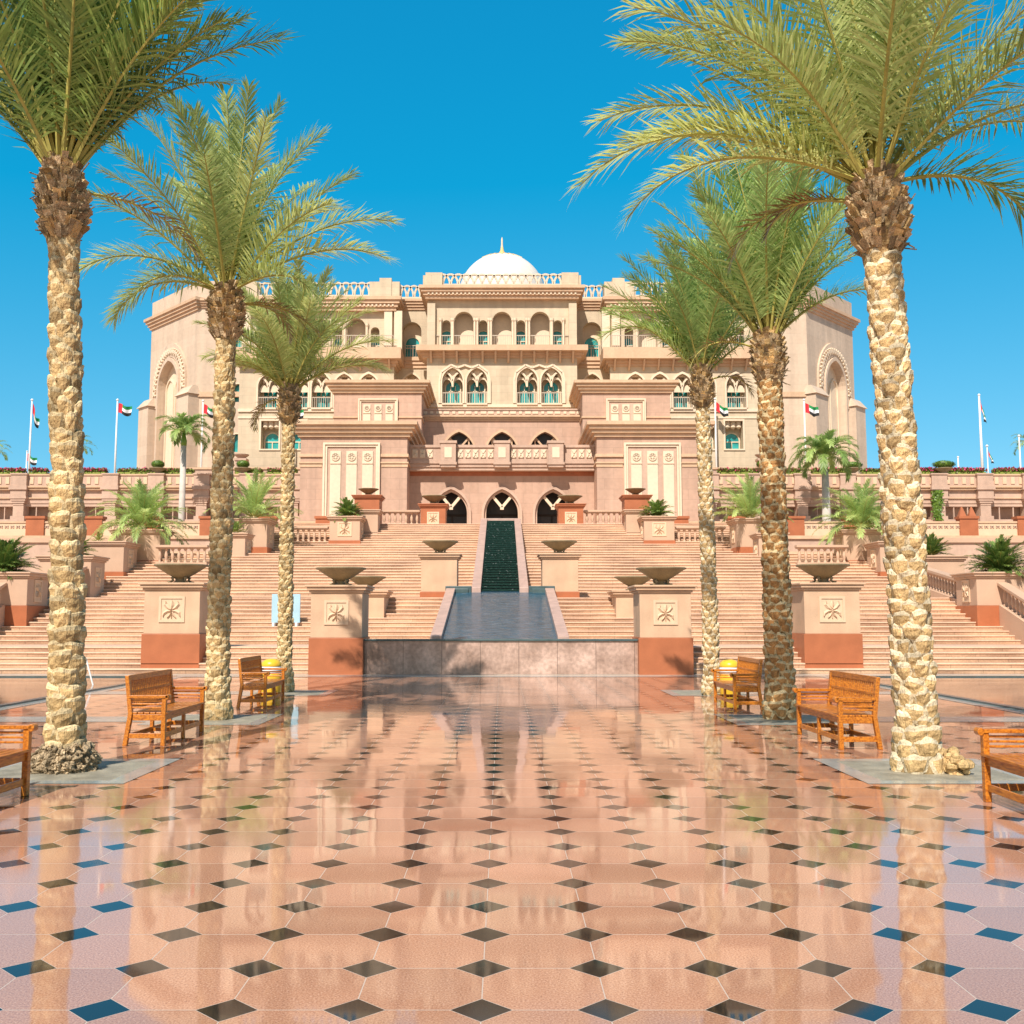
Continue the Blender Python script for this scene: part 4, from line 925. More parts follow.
# ------------------------------------------------------------------ terrace walls, arcades behind
for s in (-1, 1):
    sd = side[s]
    t = thing('retaining_wall', f'plain pink retaining wall behind the planters on the {sd}', 'wall', (s*35, 50, 0))
    m = MB(); m.box(-17.5, 17.5, 0, .4, 0, 5.2); m.build('face', PINKD, t); m = MB(); m.box(-17.6, 17.6, -.1, .5, 5.2, 5.42); m.build('coping', PLANT, t)
    Yw = 58.3; x0, x1 = 8.2, 50
    t = thing('terrace_parapet', f'carved parapet wall of the upper terrace on the {sd}, with terracotta posts', 'wall', (s*29, Yw, 4))
    m = MB(); m.box(-20.8, 20.8, 0, .4, 0, 2.0); m.build('face', PINKD, t)
    m = MB(); m.box(-20.8, 20.8, -.12, .42, 2.0, 2.18); m.box(-20.8, 20.8, -.06, .42, 1.2, 1.3); m.build('string_course', CORN, t)
    m = MB(); m.box(-20.8, 20.8, .02, .3, 2.18, 2.88); m.build('carved_course', BODY2, t)
    m = MB(); m.box(-20.8, 20.8, -.03, .35, 2.88, 2.98); m.build('coping', CORN, t)
    m = MB()
    for k in range(130):
        x = -20.6 + k*.317; m.bar((x-.1, .0, 2.62), (x+.1, .0, 2.74), .05, .05, (0,1,0)); m.bar((x+.1, .0, 2.62), (x-.1, .0, 2.74), .05, .05, (0,1,0))
    m.build('scroll_frieze', PINKD, t)
    for k in range(13):
        px_ = 19.2 - k*3.2 if s > 0 else -19.2 + k*3.2
        m = MB(); m.box(px_-.5, px_+.5, -.1, .45, 2.18, 3.12); m.box(px_-.56, px_+.56, -.16, .5, 3.12, 3.26)
        if s > 0 and abs(px_ + 29 - XX(961, 58.3, 515)) < 1.6:      # one post carries a pair of little spires
            for q in (-.27, .27): m.frustum((px_+q-.2, px_+q+.2, 0, .35, 3.26), (px_+q-.03, px_+q+.03, .15, .2, 3.8))
        m.build('post', TERRA, t)
    # arcade
    Ya = 68.0; a0 = 12.3
    t = thing('arcade', f'pink stone arcade with stout piers and dark openings at the back on the {sd}', 'arcade', (s*a0, Ya, 6))
    def ab(mb, d0, d1, y0, y1, z0, z1): mb.box(s*d0, s*d1, y0, y1, z0, z1)
    m = MB(); ab(m, 0, 42, 0, .6, 0, 2.0); ab(m, 0, 42, .1, .8, 3.05, 3.9); ab(m, 0, 42, .15, .8, 2.85, 3.05); m.build('wall', PINKD, t)
    m = MB(); ab(m, 0, 42, -.10, .8, 3.9, 4.05); ab(m, 0, 42, -.2, .8, 4.05, 4.15); ab(m, 0, 42, .0, .8, 3.35, 3.42); m.build('string_course', CORN, t)
    m = MB(); ab(m, 0, 42, 0, .5, 4.15, 4.85); m.mi = 1
    for k in range(80): d = .3+k*.525; ab(m, d-.12, d+.12, -.05, .02, 4.3, 4.75)
    m.build('parapet', [PINKD, BODY2], t); m = MB(); ab(m, 0, 42, -.06, .55, 4.85, 4.95); m.build('coping', CORN, t)
    m = MB(); ab(m, 0, 42, 1.7, 1.8, 0, 3.5); m.build('back_wall', DARK, t)  # near-black wall colour stands in for the shade inside the arcade
    for k in range(14):
        d = 1.2 + k*2.95
        m = MB(); ab(m, d-.45, d+.45, -.25, .7, 0, 2.2); ab(m, d-.34, d+.34, -.15, .7, 2.2, 2.9)
        for i in range(4): ab(m, d-.34-.07*i, d+.34+.07*i, -.18-.05*i, .7, 2.9+.14*i, 3.04+.14*i)
        ab(m, d-.5, d+.5, -.28, .7, 3.46, 3.9); ab(m, d-.58, d+.58, -.38, .7, 3.9, 4.16); ab(m, d-.5, d+.5, -.26, .55, 4.16, 4.88); ab(m, d-.56, d+.56, -.32, .6, 4.88, 4.97)
        m.build('pier', PINKD, t)
        wb_ = MB(); e = d+1.0; ab(wb_, e, e+.06, .2, .3, 2.0, 2.85); ab(wb_, e+.9, e+.96, .2, .3, 2.0, 2.85); wb_.build('window_bar', PINKD, t)
    # stepped terrace wall between arcade and tower
    t = thing('palace_forewall', f'low pink wall with mouldings in front of the palace wing on the {sd}', 'wall', (s*17.6, 71.5, 10.6))
    m = MB(); m.box(-6, 6, 0, .5, 0, 1.15); m.build('face', PINKD, t); m = MB(); m.box(-6.05, 6.05, -.08, .55, 1.15, 1.28); m.box(-6.02, 6.02, -.05, .5, .55, .62); m.build('coping', CORN, t)
    x_ = -s*(17.6 - (-XX(241, 71.5, 450)))
    x_ = s*(-XX(241, 71.5, 450)) - s*17.6
    m = MB(); m.box(x_-.35, x_+.35, -.15, .55, 0, 1.75); m.box(x_-.42, x_+.42, -.22, .6, 1.75, 1.9); m.lathe([(.001,1.9),(.2,1.92),(.5,2.15),(.52,2.2),(0,2.15)], (x_, .2, 0), 14); m.build('end_pier', PINKD, t)

# ------------------------------------------------------------------ plants
rnd = random.Random(5)
def frond(lf, rc, base, az, el, L_, droop, lw, n, tone, rr=.026, curl=0., vee=.45, start=.2, wid=.026, fwd0=1.05, rng=rnd, N=12):
    pos = Vector(base); pts = []; dirs = []
    for i in range(N+1):
        t_ = i/N; e = el - droop*t_**1.5; a = az + curl*t_*t_
        d = Vector((cos(e)*cos(a), cos(e)*sin(a), sin(e))); pts.append(pos.copy()); dirs.append(d); pos = pos + d*(L_/N)
    if rc is not None:
        rc.col = .85 + .3*rng.random()
        rc.tube(pts, [rr*(1-.85*(i/N)) + .003 for i in range(N+1)], 4, False)
    for j in range(n):
        t_ = start + (1-start)*((j+.5)/n); x = t_*N; i = min(int(x), N-1); f_ = x-i
        p = pts[i].lerp(pts[i+1], f_); d = dirs[i].lerp(dirs[i+1], f_).normalized()
        sd = d.cross(Vector((0,0,1)))
        if sd.length < .05: sd = Vector((-sin(az), cos(az), 0))
        sd.normalize(); nn = sd.cross(d)
        u_ = (t_-start)/(1-start)
        l_ = lw*(.45 + .55*min(1, u_/.22))*(1-.55*u_**3)*rng.uniform(.78, 1.15)
        fa = fwd0*(1-.55*u_)*rng.uniform(.85, 1.15)
        for sg in (-1, 1):
            v_ = vee*rng.uniform(-.5, 2.0)
            ld_ = (d*cos(fa) + (sd*sg*cos(v_) + nn*sin(v_))*sin(fa)).normalized()
            wv = ld_.cross(nn).normalized()*wid*.5
            q = p + ld_*l_*.5; e_ = p + ld_*l_ + Vector((0,0,-.24*l_*rng.random()))
            c = max(0, min(1, tone + rng.uniform(-.14, .14)))
            a0 = lf.av(p-wv*.5, c); a1 = lf.av(p+wv*.5, c); b0 = lf.av(q-wv, c); b1 = lf.av(q+wv, c); t2 = lf.av(e_, min(1, c+.12))
            lf.face((a0, a1, b1, b0)); lf.face((b0, b1, t2))
GA = 2.399963
def date_palm(label, x, y, h, lean, r0, r1, style, seed, nf, L_, els, leaf, extra=(), tone=.5, dry=4, ring=.15, per=6, rcol=.2):
    """lean = (dx, dy) of the crown from the foot; style picks the bark"""
    rg = random.Random(seed)
    t = thing('date_palm', label, 'palm tree', (x, y, 0), 0, 'date palms standing in rows on the plaza')
    bark, rim = {'tan': (BARK_TAN, RIM_L), 'pale': (BARK_PALE, RIM_W), 'brown': (BARK_BROWN, RIM_L)}[style]
    def axis(z): u = max(0, z/h); return Vector((lean[0]*u**1.4, lean[1]*u, z))
    def rad(z): u = z/h; return (r0 + (r1-r0)*min(1, u*1.6)) + .10*math.exp(-z/.22)
    hc = h - .72      # trunk ends, collar begins
    core = MB(); core.col = .55
    core.tube([axis(h*i/30) for i in range(31)], [rad(h*i/30)*.90 for i in range(31)], 14)
    z = .10; row = 0
    def boot(mb, z, th, w_, hgt, dep, tn):
        """leaf-base stump: a rounded scale that swells from its lower tip to a cut top edge"""
        nu, nv = 6, 5; g_ = []
        tilt = rg.uniform(-.03, .03); jag = [rg.uniform(-.022, .016) for _ in range(nu+1)]; sk = rg.uniform(-.25, .25)
        for iv in range(nv+1):
            v = iv/nv; rowi = []
            wv = w_*(math.sqrt(max(0.0, 1-(1-v)**2))*.78 + .22)
            for iu in range(nu+1):
                u = -1+2*iu/nu; zz = z + hgt*v*(1-.10*u*u) + tilt*u + (jag[iu] if iv == nv else jag[iu]*.4*v); cc = axis(zz); RR = rad(zz)*.92
                prot = dep*(1-u*u*.92)*(.25+.75*sin(pi*.62*min(1, v*1.08)))*1.05*(1+sk*u) + rg.uniform(-.009, .009) - (.012 if abs(u) > .9 else 0)
                a = th + u*wv/RR
                rowi.append(mb.av(Vector((cc.x, cc.y, 0)) + Vector((cos(a)*(RR+prot), sin(a)*(RR+prot), zz + rg.uniform(-.006, .006))), tn*rg.uniform(.9, 1.1)))
            g_.append(rowi)
        for r_, (A_, B_) in enumerate(zip(g_, g_[1:])):
            for k in range(nu): mb.face((A_[k], A_[k+1], B_[k+1], B_[k]), 1 if (k in (0, nu-1) or r_ == 0 or r_ == nv-1) else 0)
        rim_, back = [], []
        for iu in range(nu+1):
            u = -1+2*iu/nu; zz = z+hgt*(1-.10*u*u)+tilt*u+jag[iu]; cc = axis(zz); RR = rad(zz)*.92; a = th + u*w_*.9/RR; pr = dep*(1-u*u)*.55
            rim_.append(mb.av(Vector((cc.x, cc.y, 0)) + Vector((cos(a)*(RR+pr), sin(a)*(RR+pr), zz+.014)), tn*rg.uniform(1.0, 1.2)))
            back.append(mb.av(Vector((cc.x, cc.y, 0)) + Vector((cos(a)*(RR*.93), sin(a)*(RR*.93), zz+.01)), tn*.7))
        for k in range(nu):
            mb.face((g_[-1][k], g_[-1][k+1], rim_[k+1], rim_[k]), 1); mb.face((rim_[k], rim_[k+1], back[k+1], back[k]), 1)
    bk = MB()
    while z < hc:
        u = z/hc
        low = style == 'tan' and per < 6 and u < .62
        n_ = per - 1 if low else per
        circ = 2*pi*rad(z)
        for k in range(n_):
            th = 2*pi*(k + (row % 2)*.5)/n_ + row*(.31 if low else .02) + rg.uniform(-.1, .1)
            w_ = circ/n_*(.62 if low else .56)*rg.uniform(.8, 1.25); tn = rg.choice((.72, .85, .94, 1.0, 1.06, 1.12))*rg.uniform(.9, 1.08)
            if style != 'pale' and u > .35 and rg.random() < .22: tn *= .62
            boot(bk, z - ring*.8 + rg.uniform(-.02, .02), th, w_, ring*(1.4 if low else 1.5)*rg.uniform(.9, 1.12), (.066 if style == 'pale' else .06)*rg.uniform(.7, 1.3)*(1-.3*u), tn)
        z += ring*rg.uniform(.93, 1.07); row += 1
    core.join(bk)
    core.build('trunk', [bark, rim], t, tone=True)
    # collar of old leaf bases under the crown
    cl = MB(); zz = hc-.05; k = 0
    cl.col = .5
    cl.tube([axis(hc-.12), axis(hc+.05), axis(hc+.25), axis(hc+.5), axis(h)], [rcol*.8, rcol*1.12, rcol*1.32, rcol*1.22, rcol*.7], 12)
    for k in range(330):
        u = k/330; zc_ = hc - .14 + .86*u; th = k*GA + rg.uniform(-.12, .12); c = axis(zc_)
        R_ = rcol*(.86 + .50*sin(pi*min(1, .08+u*1.0))**.8)
        w_ = .042*rg.uniform(.7, 1.35); tn = rg.choice((.5, .7, .85, 1.0, 1.15, 1.35))*rg.uniform(.85, 1.1); hh = .11*rg.uniform(.6, 1.4); o_ = .075*rg.uniform(.3, 1.5)
        o0 = Vector((cos(th), sin(th), 0)); s0 = Vector((-sin(th), cos(th), 0)) + Vector((0, 0, rg.uniform(-.35, .35))); c = Vector((c.x, c.y, zc_))
        up = Vector((0, 0, hh))
        P = [c+o0*R_-s0*w_*.7, c+o0*R_+s0*w_*.7, c+o0*(R_+o_)+s0*w_+up, c+o0*(R_+o_)-s0*w_+up,
             c+o0*(R_-.07)-s0*w_*.7, c+o0*(R_-.07)+s0*w_*.7, c+o0*(R_+o_-.06)+s0*w_*.8+up*1.1, c+o0*(R_+o_-.06)-s0*w_*.8+up*1.1]
        v = [cl.av(p, tn) for p in P]
        mi = 1 if rg.random() < .35 else 0
        cl.face((v[0],v[1],v[2],v[3]), mi); cl.face((v[3],v[2],v[6],v[7]), 1); cl.face((v[1],v[5],v[6],v[2]), mi); cl.face((v[0],v[3],v[7],v[4]), mi)
    for k in range(60):      # loose fibres and thorns
        th = rg.uniform(0, 2*pi); zc_ = hc + rg.uniform(-.1, .6); c = axis(zc_); R_ = rcol*1.2
        p = Vector((c.x+cos(th)*R_, c.y+sin(th)*R_, zc_)); q = p + Vector((cos(th)*.14, sin(th)*.14, rg.uniform(-.12, .2)))*rg.uniform(.5, 1.2)
        cl.bar(p, q, .012)
    cl.build('leaf_base_collar', [BARK_FIB, BARK_TAN], t, tone=True)
    # crown
    lf, rc, dr = MB(), MB(), MB()
    ct = axis(h)
    for k in range(nf):
        u = k/(nf-1); az = k*GA + rg.uniform(-.2, .2)
        el = R(els[0] + (els[1]-els[0])*u + rg.uniform(-7, 7)); dp = (els[2] + (els[3]-els[2])*u)*rg.uniform(.8, 1.25)
        ll = L_*(.72 + .33*sin(pi*min(1, .25+.6*u)))*rg.uniform(.88, 1.08)
        b_ = ct + Vector((cos(az)*r1*.75*u, sin(az)*r1*.75*u, .10 - .22*u))
        frond(lf, rc, b_, az, el, ll, dp, .62*L_/3.3*rg.uniform(.9, 1.15), 82, tone*rg.uniform(.45, 1.5), rr=.024, curl=rg.uniform(-.35, .35), rng=rg, start=.13, wid=.027, fwd0=1.15)
    for az, el, ll, dp, tn in extra:
        frond(lf, rc, ct + Vector((cos(R(az))*r1*.6, sin(R(az))*r1*.6, -.05)), R(az), R(el), ll, R(dp), .58, 88, tn, rr=.026, rng=rg, start=.14, wid=.027, fwd0=1.15)
    for k in range(dry):
        az = rg.choice((0, pi)) + rg.uniform(-.5, .9); frond(dr, rc, ct + Vector((cos(az)*r1, sin(az)*r1, -.25)), az, R(rg.uniform(-5, 25)), L_*rg.uniform(.35, .6), R(rg.uniform(70, 120)), .3, 34, rg.random(), rr=.016, rng=rg)
    cr = lf.build('crown', leaf, t, tone=True)
    rc.build('leaf_stalks', RACH, cr)
    if dry: dr.build('dry_leaves', DRY, cr, tone=True)
    return t
def hgt(py, Y): return ZZ(py, Y)
# azimuth: 0 = right, 90 = away, 180 = left, 270 = towards the viewer
date_palm('tall date palm nearest on the left, dense dark crown, knobbly root mass at its foot', XX(66, 11.45, 740), 11.45, hgt(168, 11.45), (XX(60,11.45,200)-XX(66,11.45,740), 0), .158, .14, 'tan', 11, 52, 3.3, (89, 56, .3, .85), LEAFD,
          ((2, 58, 2.5, 28, .55), (18, 62, 2.9, 35, .5), (-25, 60, 2.8, 35, .35), (176, 55, 2.8, 40, .35), (150, 50, 2.6, 40, .3), (350, 63, 3.0, 40, .5)), .42, 1, ring=.15, per=5, rcol=.152)
date_palm('second date palm on the left, arching yellow-green crown against the sky', XX(217, 17.2, 700), 17.2, hgt(290, 17.2), (-.02, 0), .155, .14, 'tan', 22, 27, 3.0, (89, 48, .3, .85), LEAF,
          ((0, 46, 3.1, 60, .75), (-12, 30, 2.9, 62, .85), (182, 36, 2.6, 78, .85), (170, 24, 2.2, 95, .6), (40, 60, 3.0, 45, .6), (140, 66, 3.0, 30, .5), (330, 16, 1.9, 70, .5), (215, 20, 1.7, 100, .4)), .58, 3, ring=.125, per=6, rcol=.175)
date_palm('third and shortest date palm on the left, thick bushy crown', XX(284, 23.7, 690), 23.7, hgt(388, 23.7), (-.02, 0), .135, .12, 'tan', 33, 44, 2.6, (89, 48, .4, 1.0), LEAF,
          ((0, 48, 2.6, 58, .7), (10, 36, 2.3, 60, .8), (180, 42, 1.7, 60, .75), (200, 46, 1.6, 70, .9)), .58, 1, ring=.12, per=6, rcol=.14)
date_palm('tall leaning date palm nearest on the right, pale scaly trunk and wide arching crown', XX(920, 11.35, 740), 11.4, hgt(180, 11.4), (XX(877,11.4,190)-XX(920,11.4,740), 0), .185, .17, 'pale', 44, 34, 3.4, (88, 40, .25, .85), LEAF,
          ((182, 28, 3.5, 82, .95), (190, 16, 3.1, 80, .85), (172, 42, 3.3, 68, .9), (184, 52, 3.3, 62, .55), (205, 58, 3.4, 55, .6), (165, 62, 3.4, 60, .55), (0, 14, 2.1, 100, .15), (8, 40, 3.2, 50, .7), (-10, 54, 3.2, 45, .65), (20, 60, 3.2, 45, .5), (270, 66, 2.9, 60, .6), (178, 35, 2.6, 60, .8)), .58, 2, ring=.135, per=6, rcol=.195)
date_palm('second date palm on the right, orange-brown scaly trunk behind the middle bench', XX(780, 17.3, 705), 17.3, hgt(335, 17.3), (-.04, 0), .205, .18, 'brown', 55, 46, 3.0, (89, 54, .2, .7), LEAFG,
          ((10, 44, 2.2, 50, .95), (0, 58, 2.4, 45, .8), (180, 60, 2.6, 40, .5), (160, 55, 2.6, 45, .55)), .60, 1, ring=.12, per=7, rcol=.165)
date_palm('third date palm on the right, slender pale yellow trunk and green crown', XX(712, 22.6, 690), 22.6, hgt(370, 22.6), (-.1, 0), .125, .12, 'pale', 66, 44, 2.75, (89, 50, .25, .75), LEAFG,
          ((182, 56, 2.6, 105, .9), (175, 66, 2.6, 80, .7), (0, 60, 2.4, 50, .4)), .58, 1, ring=.12, per=6, rcol=.135)
# root mass and offset at the feet of the two nearest palms
def roots(x, y, rr, hh, seed, mat, n, name, label):
    from mathutils import noise
    rg = random.Random(seed); m = MB()
    N_, K = 110, 22
    def surf(a, v):
        p = Vector((cos(a)*1.6, sin(a)*1.6, v*1.4))
        k = 1 + .20*noise.noise(p*2.2) + .17*noise.noise(p*5) + .14*noise.noise(p*11)
        return Vector((cos(a)*rr*k*(1-.22*v*v), sin(a)*rr*k*(1-.22*v*v), hh*v*(1+.25*noise.noise(p*3)))), .95+.9*noise.noise(p*9)
    rings = []
    for iv in range(K+1):
        row = []
        for k in range(N_):
            p, tn = surf(2*pi*k/N_, iv/K); row.append(m.av(p, max(.4, tn)))
        rings.append(row)
    for A_, B_ in zip(rings, rings[1:]):
        for k in range(N_): m.face((A_[k], A_[(k+1)%N_], B_[(k+1)%N_], B_[k]))
    c_ = m.av((0, 0, hh*1.02), .8)
    for k in range(N_): m.face((rings[-1][k], rings[-1][(k+1)%N_], c_))
    for k in range(n):       # stubby rootlets
        a = rg.uniform(0, 2*pi); v = rg.random()**.8; p, tn = surf(a, v); m.col = rg.uniform(.5, 1.5)
        d = Vector((cos(a), sin(a), rg.uniform(-1.1, .3))).normalized(); s_ = rg.uniform(.006, .014)
        m.tube([p-d*.03, p+d*.012, p+d*.028], [s_*1.5, s_*1.4, s_*.9], 6)
    return m.build(name, mat, None, tone=True)
for o in list(bpy.data.objects):
    if o.type == 'EMPTY' and o.name == 'date_palm':
        r_ = roots(0, 0, .31, .27, 3, ROOT, 260, 'root_mass', ''); r_.parent = o
    if o.type == 'EMPTY' and o.get('label', '').startswith('tall leaning'):
        m = MB(); rg = random.Random(9)
        for k in range(40):
            a = rg.uniform(-.7, .9); rr_ = rg.uniform(.24, .44); z_ = rg.uniform(0, .30)*(1-(rr_-.24)/.3); s_ = rg.uniform(.035, .075); m.col = rg.uniform(.8, 1.15)
            m.lathe([(.001,-s_),(s_*.9,-s_*.5),(s_,.1*s_),(s_*.6,s_*.7),(.001,s_)], (cos(a)*rr_, sin(a)*rr_-.12, z_), 7, 1.2, .9)
        m.build('offshoot_stub', BARK_PALE, o, tone=True)

def rosette(name, label, cat, loc, n, L_, e0, e1, droop, lw, nl, leaf, seed, tone=.5, group=None, wid=.022, stem=.12, stemh=.12, vee=.35):
    rg = random.Random(seed); t = thing(name, label, cat, loc, 0, group); lf, rc = MB(), MB()
    for k in range(n):
        u = k/max(1, n-1); az = k*GA + rg.uniform(-.2, .2)
        frond(lf, rc, (cos(az)*stem*.6*u, sin(az)*stem*.6*u, stemh*(1-.3*u)), az, R(e0+(e1-e0)*u+rg.uniform(-8, 8)), L_*rg.uniform(.8, 1.1), R(droop)*rg.uniform(.7, 1.3), lw, nl, tone*rg.uniform(.5, 1.5), rr=.014, rng=rg, wid=wid, vee=vee, start=.12, N=8)
    c = lf.build('leaves', leaf, t, tone=True); rc.build('leaf_stalks', RACH, c)
    m = MB(); m.lathe([(stem*1.3, -.12), (stem*1.2, stemh*.4), (stem*.8, stemh), (0, stemh+.05)], n=10); m.col = 1; m.build('stem', BARK_FIB, t, tone=True)
    return t
top = {k[7]: (k[0]+k[3]/2, k[1]+k[4]/2, k[2]+k[5]) for k in PL}
for s in (-1, 1):
    sd = side[s]
    def P3(key, dx=0, dy=0): q = top[key]; return (s*(q[0]+dx), q[1]+dy, q[2]-.02)
    GC, GD = 'cycads in the stair planters', 'bushy palms in the stair planters'
    rosette('cycad', f'big dark green cycad in the nearest planter on the {sd}', 'cycad', P3('a'), 95, 1.25, 88, 0, 45, .30, 40, LEAFC, 70+s, .55, GC, .03)
    rosette('cycad', f'rounded cycad in the second planter up the stair edge on the {sd}', 'cycad', P3('b'), 70, .85, 88, 10, 35, .22, 30, LEAFC, 72+s, .7, GC, .03)
    rosette('low_shrub', f'sparse low tuft in the third planter up the stair edge on the {sd}', 'shrub', P3('c', .3), 14, .42, 85, 10, 50, .12, 12, LEAFH, 74+s, .5, 'low tufts in the stair planters')
    rosette('bushy_palm', f'wide bushy date palm spilling over its planter on the {sd}, left of the royal palm' if s < 0 else 'wide bushy date palm spilling over its planter on the right, just under the royal palm', 'palm', P3('d', .0), 64, 2.45, 88, 0, 70, .46, 52, LEAFG, 76+s, .7, GD, .030, .2, .25)
    rosette('low_shrub', f'small green tuft in the narrow planter on the {sd} beside the balustrade', 'shrub', P3('e'), 30, .6, 88, 15, 40, .2, 16, LEAFC, 78+s, .8, 'low tufts in the stair planters')
    rosette('bushy_palm', f'upright bushy date palm in the high planter on the {sd} by the entrance block', 'palm', P3('f'), 46, 2.5, 88, 10, 55, .40, 52, LEAFG, 80+s, .7, GD, .030, .18, .2)
    rosette('cycad', f'small cycad in the topmost planter on the {sd} near the entrance block', 'cycad', P3('g'), 60, .95, 88, 0, 50, .24, 30, LEAFC, 82+s, .9, GC, .035)
    # royal palm on the terrace
    X_, Y_ = (-XX(183, 64, 470) if s < 0 else XX(825, 64, 470)), 64.0
    t = thing('royal_palm', f'slim royal palm with white trunk on the terrace on the {sd}', 'palm tree', (s*X_, Y_, 6), 0, 'royal palms on the terrace')
    zt_ = ZZ(446 if s < 0 else 470, Y_)-6
    m = MB(); m.tube([(0,0,0), (0,0,zt_*.3), (0,0,zt_)], [.21 if s < 0 else .3, .2 if s < 0 else .27, .17 if s < 0 else .2], 12); m.build('trunk', ROYAL, t, smooth=True)
    m = MB(); m.tube([(0,0,zt_), (0,0,zt_+.3), (0,0,zt_+.85)], [.18, .19, .07], 10); m.build('crownshaft', SHAFT, t, smooth=True)
    lf, rc = MB(), MB(); rg = random.Random(90+s); nfr = 17 if s < 0 else 30
    for k in range(nfr):
        u = k/(nfr-1); frond(lf, rc, (0, 0, zt_+.8), k*GA, R(75-65*u+rg.uniform(-6, 6)), (1.95 if s < 0 else 2.6)*rg.uniform(.85, 1.1), R(95+25*u), .6, 46, (.45 if s < 0 else .5)*rg.uniform(.4, 1.6), rr=.02, rng=rg, wid=.07, vee=.3, N=9, start=.1)
    c = lf.build('crown', LEAFG, t, tone=True); rc.build('leaf_stalks', SHAFT, c)
# far palms glimpsed beyond the arcades
for px_, py_, Y_, lab in ((76, 447, 95, 'distant palm half hidden behind the trunk of the nearest left palm'), (-8, 452, 95, 'distant palm at the far left edge, only its leaf tips showing'), (1030, 444, 95, 'distant palm at the far right edge beside a white pole')):
    x_, z_ = W(px_, py_, Y_)
    t = thing('distant_palm', lab, 'palm tree', (x_, Y_, 10.6), 0, 'distant palms beyond the arcades')
    m = MB(); m.tube([(0,0,0), (0,0,z_-10.6)], [.2, .15], 8); m.build('trunk', ROYAL, t)
    lf = MB(); rg = random.Random(int(px_)+200)
    for k in range(16): frond(lf, None, (0,0,z_-10.6), k*GA, R(70-70*k/15), 1.9*rg.uniform(.85, 1.1), R(100), .45, 26, rg.uniform(.2, .8), rng=rg, wid=.06, N=7)
    lf.build('crown', LEAFG, t, tone=True)

# hedges with flowers on the arcade roof
def leaf_blob(lf, c, r, n, rg, sz):
    for _ in range(n):
        d = Vector((rg.gauss(0,1), rg.gauss(0,1), rg.gauss(0,1))).normalized(); p = c + Vector((d.x*r[0], d.y*r[1], d.z*r[2]))*rg.uniform(.75, 1.05)
        a = d.cross(Vector((rg.random(), rg.random(), rg.random()))).normalized()*sz; b = d.cross(a).normalized()*sz*.6; tn = rg.uniform(.1, 1)
        i = [lf.av(q, tn) for q in (p-a, p+b, p+a, p-b)]; lf.face(i)
spans = {-1: [(-6, 24), (31, 48), (78, 107), (119, 149), (152, 193), (236, 262), (268, 297)], 1: [(718, 758), (764, 800), (812, 845), (862, 893), (916, 936), (938, 984), (994, 1032)]}
hl = ['at the far outer end', 'between the two flagpoles', 'just behind the nearest palm trunk', 'beside the flagpole', 'below the corner tower', 'beside the topiary bowl', 'beside the entrance block']
for s in (-1, 1):
    for k, (pa, pb) in enumerate(spans[s]):
        Yh = 69.3; xa, xb = XX(pa, Yh, 475), XX(pb, Yh, 475); rg = random.Random(300+k*7+s)
        q = k if s < 0 else 6-k
        t = thing('flower_hedge', f'trimmed hedge with red flowers on the {side[s]} arcade roof, number {q+1} from the outer end' , 'hedge', ((xa+xb)/2, Yh, 10.6), 0, 'flowering hedges on the arcade roofs')
        hw = (xb-xa)/2; zt_ = ZZ(470.5, Yh)-10.6
        lf, fl = MB(), MB()
        n = int(900*hw)
        for _ in range(n):
            p = Vector((rg.uniform(-hw, hw), rg.uniform(-.45, .45), rg.uniform(.0, zt_) if rg.random() < .4 else zt_+rg.uniform(-.12, .1)))
            a = Vector((rg.uniform(-1,1), rg.uniform(-1,1), rg.uniform(-1,1))).normalized()*.08; b = a.cross(Vector((rg.random(), rg.random(), rg.random()))).normalized()*.05; tn = rg.uniform(.1, 1)
            lf.face([lf.av(x, tn) for x in (p-a, p+b, p+a, p-b)])
            if p.z > zt_-.12 and rg.random() < (.55 if q in (0, 1, 2) else .16):
                p = p + Vector((0, -.05, .06)); fl.face([fl.av(x) for x in (p-a, p+b, p+a, p-b)])
        lf.box(-hw, hw, -.35, .35, -.02, zt_-.15)
        lf.build('leaves', LEAFH, t, tone=True)
        if fl.f: fl.build('flowers', FLOWR, t)
# topiary bowls on the arcade roof
for px_, py_, rr, lab in ((158, 463, .42, 'round clipped bush in a stone bowl below the left corner tower'), (243, 464, .42, 'round clipped bush in a stone bowl left of the left entrance block'),
                          (763, 464, .42, 'round clipped bush in a stone bowl right of the right entrance block'), (853, 464, .42, 'flat clipped bush in a stone bowl below the right corner tower'), (944, 468, .5, 'spreading clipped bush in a stone bowl on the right arcade roof, against the sky')):
    Y_ = 68.25; x_, z_ = W(px_, py_, Y_); t = thing('topiary_bowl', lab, 'potted plant', (x_, Y_, 10.95), 0, 'clipped bushes in bowls on the arcade roofs')
    m = MB(); m.lathe([(.001,0),(.18,.0),(.2,.06),(.12,.1),(.5,.36),(.55,.38),(.55,.42),(0,.36)], n=18); m.build('bowl', BOWLM, t, smooth=True)
    lf = MB(); rg = random.Random(int(px_)); zc_ = z_-10.95
    fl_ = .62 if px_ < 800 else .5
    wide = 1 if px_ < 800 else 1.5
    leaf_blob(lf, Vector((0,0,.42+rr*fl_)), (rr*wide, rr, rr*fl_), 1500, rg, .05); leaf_blob(lf, Vector((0,0,.42+rr*fl_)), (rr*.75*wide, rr*.75, rr*.75*fl_), 400, rg, .08); lf.build('bush', LEAFT, t, tone=True)
